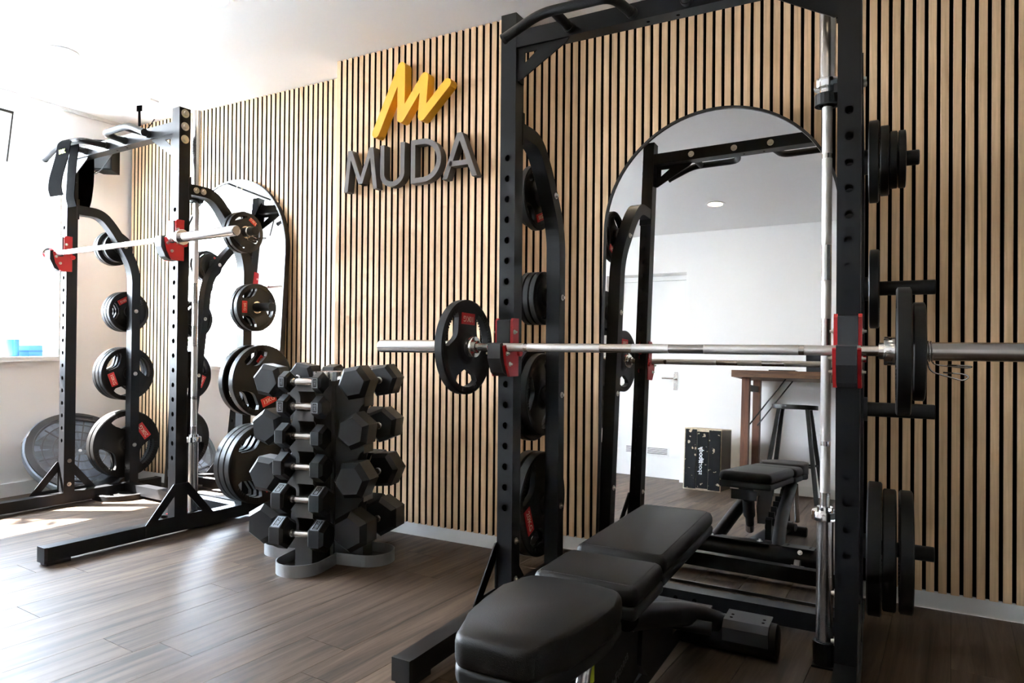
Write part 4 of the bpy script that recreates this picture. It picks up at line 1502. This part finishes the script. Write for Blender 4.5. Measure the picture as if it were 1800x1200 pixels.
for r in (0.09, 0.155, 0.215):
    ring_prism(bm, circ(r, 48), circ(r - 0.006, 48), 'XY', 0.003, 0.0065)
for k in range(6):
    a = k * PI / 3 + 0.2
    sweep(bm, [(0.03 * math.cos(a), 0.03 * math.sin(a), 0.005), (0.245 * math.cos(a), 0.245 * math.sin(a), 0.005)], [(-0.004, -0.0015), (0.004, -0.0015), (0.004, 0.0015), (-0.004, 0.0015)], upv=(0, 0, 1))
obj('moulded_rib', bm, M['bosu_base'], pf)
for k in (0, 1):
    a = rad(75) + k * PI
    bm = bmesh.new()
    ctr = Vector((0.262 * math.cos(a), 0.262 * math.sin(a), 0.013))
    ta = Vector((-math.sin(a), math.cos(a), 0))
    ra = Vector((math.cos(a), math.sin(a), 0))
    o_ = [(-0.075, -0.022), (0.075, -0.022), (0.075, 0.022), (-0.075, 0.022)]
    i_ = [(x * 0.84, y * 0.55) for x, y in o_]
    ring_prism(bm, o_, i_, 'XY', -0.004, 0.010)
    bm.transform(frame_mat(ctr, ta, -ra))
    obj('grip_handle', bm, M['bosu_rim'], bo, bevel=0.003)
obj('air_plug', cyl(bmesh.new(), (0, 0, 0.002), (0, 0, 0.009), 0.010, seg=14), M['trim'], bo)
bm = box(-0.045, 0.045, -0.018, 0.018, -0.002, 0.002)
tg_ = obj('side_label', bm, M['trim'], bo)
a = rad(150)
tg_.location = (Rb * 0.985 * math.cos(a), Rb * 0.985 * math.sin(a), -0.015)
tg_.rotation_euler = (0, rad(80), a)

# ================================================================== WHAT THE MIRROR SHOWS BEHIND THE CAMERA
tb = thing('bar_table', 'high bar table with a worn thick wooden top, reflected in the right mirror', 'table', (0, 0, 0))
TX0, TX1, TY0, TY1 = -1.415, 0.30, -1.07, -0.46
obj('tabletop', box(TX0, TX1, TY0, TY1, 1.045, 1.105), M['table'], tb, bevel=0.006)
for x in (-1.335, 0.18):
    for y in (-0.545, -0.985):
        obj('leg', box(x, x + 0.065, y - 0.03, y + 0.03, 0.0, 1.045), M['tleg'], tb, bevel=0.004)
    obj('leg_rail', box(x + 0.015, x + 0.05, -0.955, -0.575, 0.93, 0.985), M['stool'], tb)
for y in (-0.60, -0.94):
    obj('brace_rod', tube(bmesh.new(), [(-1.285, y, 0.62), (-0.98, y, 1.045)], 0.006, 8), M['stool'], tb)
    obj('brace_rod', tube(bmesh.new(), [(0.185, y, 0.62), (-0.12, y, 1.045)], 0.006, 8), M['stool'], tb)
lp = thing('laptop', 'dark laptop open on the bar table', 'laptop', (-0.66, -0.82, 1.105))
obj('keyboard_deck', box(-0.17, 0.17, -0.12, 0.12, 0.0, 0.016), M['screen'], lp, bevel=0.003)
sc_ = obj('screen', box(-0.17, 0.17, -0.006, 0.006, 0.0, 0.215), M['screen'], lp, bevel=0.003)
sc_.location = (0, 0.115, 0.015)
sc_.rotation_euler = (rad(-12), 0, 0)
tag(obj('folder', box(-1.12, -0.90, -0.72, -0.57, 1.105, 1.121), M['screen'], bevel=0.004), 'flat black folder lying on the bar table', 'folder')
sto = thing('bar_stool', 'tall black metal bar stool with oval seat under the table edge', 'stool', (-0.905, -0.62, 0), (0, 0, 0.0))
bm = bmesh.new()
ov = [(0.185 * math.copysign(abs(math.cos(t_)) ** 0.75, math.cos(t_)), 0.150 * math.copysign(abs(math.sin(t_)) ** 0.75, math.sin(t_))) for t_ in [2 * PI * k / 40 for k in range(40)]]
prism(bm, ov, 'XY', 0.785, 0.822)
obj('seat', bm, M['stool'], sto, bevel=0.006)
for sx_ in (-1, 1):
    for sy_ in (-1, 1):
        bm = sweep(bmesh.new(), [(sx_ * 0.115, sy_ * 0.08, 0.785), (sx_ * 0.215, sy_ * 0.19, 0.0)], [(-0.016, -0.016), (0.016, -0.016), (0.016, 0.016), (-0.016, 0.016)], upv=(0, 1, 0))
        obj('leg', bm, M['stool'], sto)
q_ = 0.62
ft_ = [(-0.176, -0.147), (0.176, -0.147), (0.176, 0.147), (-0.176, 0.147)]
obj('footrest', tube(bmesh.new(), [(a, b, 0.305) for a, b in ft_], 0.009, 8, closed=True), M['stool'], sto)

pbx = thing('plyo_box', 'chipped black wooden jump box with pale edges beside the door', 'jump box', (-1.69, -0.755, 0), (0, 0, 0))
bw, bd, bh = 0.172, 0.175, 0.565
obj('box_body', box(-bw, bw, -bd, bd - 0.014, 0, bh), M['ply'], pbx, bevel=0.004)
for k in range(3):
    a0 = -bw + 0.012 + k * 0.110
    obj('painted_board', box(a0, a0 + 0.104, bd - 0.014, bd, 0.012 + 0.008 * (k == 1), bh - 0.012 - 0.018 * (k == 1)), M['worn'], pbx, bevel=0.010, seg=2)
bm = box(bw, bw + 0.003, -bd + 0.01, bd - 0.02, 0.01, bh - 0.01)
obj('side_board', bm, mat('brown_board', (0.10, 0.075, 0.055), 0.6, var=0.2), pbx)
text('lettering', '#body', 0.058, M['white_ink'], pbx, frame_mat((-0.006, bd + 0.0006, 0.322), (0, 0, 1), (1, 0, 0)), 0.0005, True)
text('lettering', 'sport', 0.058, M['white_ink'], pbx, frame_mat((-0.006, bd + 0.0006, 0.205), (0, 0, 1), (1, 0, 0)), 0.0003)

# ================================================================== DOWNLIGHTS
k = 0
for y, row in ((2.08, 'row nearest the slat wall'), (0.94, 'middle row'), (-0.20, 'row nearest the door')):
    for x in (-3.96, -2.71, -1.53, -0.25):
        col = ['first', 'second', 'third', 'fourth'][[-3.96, -2.71, -1.53, -0.25].index(x)]
        t = thing('downlight', 'round recessed ceiling light, %s from the window in the %s' % (col, row), 'ceiling light', (x, y, H), group='recessed ceiling lights')
        bm = ring_prism(bmesh.new(), circ(0.085, 32), circ(0.062, 32), 'XY', -0.006, 0.0)
        obj('bezel', bm, M['trim'], t, bevel=0.002, smooth=True, autos=SM)
        obj('diffuser', cyl(bmesh.new(), (0, 0, -0.003), (0, 0, -0.001), 0.063, seg=28), M['lamp'], t)

# ================================================================== GARDEN
struct(obj('ground', box(-30, XN - 0.13, -16, 16, -0.5, -0.35), M['grass']))
def leaf_cloud(name, m, centers, n, size, parent=None):
    vs, fs = [], []
    for _ in range(n):
        c = random.choice(centers)
        while True:
            p = Vector((random.uniform(-1, 1), random.uniform(-1, 1), random.uniform(-1, 1)))
            if 0.25 < p.length < 1:
                break
        p = Vector((c[0] + p.x * c[3], c[1] + p.y * c[3], c[2] + p.z * c[4]))
        a = Vector((random.gauss(0, 1), random.gauss(0, 1), random.gauss(0, 0.7))).normalized()
        b = a.cross(Vector((random.gauss(0, 1), random.gauss(0, 1), random.gauss(0, 1)))).normalized()
        s = size * random.uniform(0.6, 1.3)
        i = len(vs)
        vs += [p - a * s, p + b * s * 0.38, p + a * s, p - b * s * 0.38]
        fs.append((i, i + 1, i + 2, i + 3))
    me = bpy.data.meshes.new(name)
    me.from_pydata([tuple(v) for v in vs], [], fs)
    me.materials.append(m)
    o = link(name, me, parent)
    return o
spots = [(-8.6, 5.4, 0.3), (-10.2, 2.6, 0.5), (-10.0, -0.2, 0.1), (-10.6, -3.0, 0.5), (-9.6, -5.8, 0.3)]
for k, (x, y, z) in enumerate(spots):
    t = thing('garden_shrub', ['leafy green shrub outside, nearest the wall corner', 'tall green shrub outside the first window', 'low green shrub outside the second window', 'tall green shrub outside the far window', 'green shrub beyond the last window'][k], 'shrub', (x, y, -0.35), group='shrubs in the garden')
    c = []
    for _ in range(7):
        c.append((random.uniform(-0.6, 0.6), random.uniform(-0.7, 0.7), 0.5 + random.uniform(0, 0.9 + z), 0.55, 0.5))
    o = leaf_cloud('foliage', M['leaf'] if k % 2 else M['leaf2'], c, 2600, 0.075, t)
    o['kind'] = 'stuff'
    bm = bmesh.new()
    for q in range(5):
        e = random.choice(c)
        tube(bm, [(random.uniform(-0.1, 0.1), random.uniform(-0.1, 0.1), 0), (e[0] * 0.7, e[1] * 0.7, e[2])], 0.018, 6)
    obj('stem', bm, M['bark'], t)
# added unseen tree; its crown is placed to block most sun on the floor
t = thing('sun_blocking_tree', 'added unseen tree with a crown placed to shade the window', 'tree', (-7.2, -0.6, -0.35))
c = [(random.uniform(-0.8, 0.8), random.uniform(-1.6, 0.3), 5.4 + random.uniform(-0.5, 0.7), 0.45, 0.34) for _ in range(26)]
c2 = [(random.uniform(-0.9, 0.9), random.uniform(0.8, 1.6), 5.4 + random.uniform(-0.3, 0.4), 0.13, 0.10) for _ in range(9)]
o = leaf_cloud('crown', M['leaf'], c, 6500, 0.11, t)
o['kind'] = 'stuff'
o = leaf_cloud('sun_streak_twigs', M['leaf'], c2, 160, 0.10, t)
o['kind'] = 'stuff'
bm = bmesh.new()
tube(bm, smooth_path([(0, 0, 0), (0.05, 0.03, 1.6), (-0.04, 0.0, 3.6), (0.0, 0.05, 5.6)], 0.4, 4), 0.06, 10)
for e in c[:7]:
    tube(bm, [(0, 0.02, 4.2), (e[0], e[1], e[2])], 0.018, 6)
obj('trunk', bm, M['bark'], t)

bpy.context.view_layer.update()
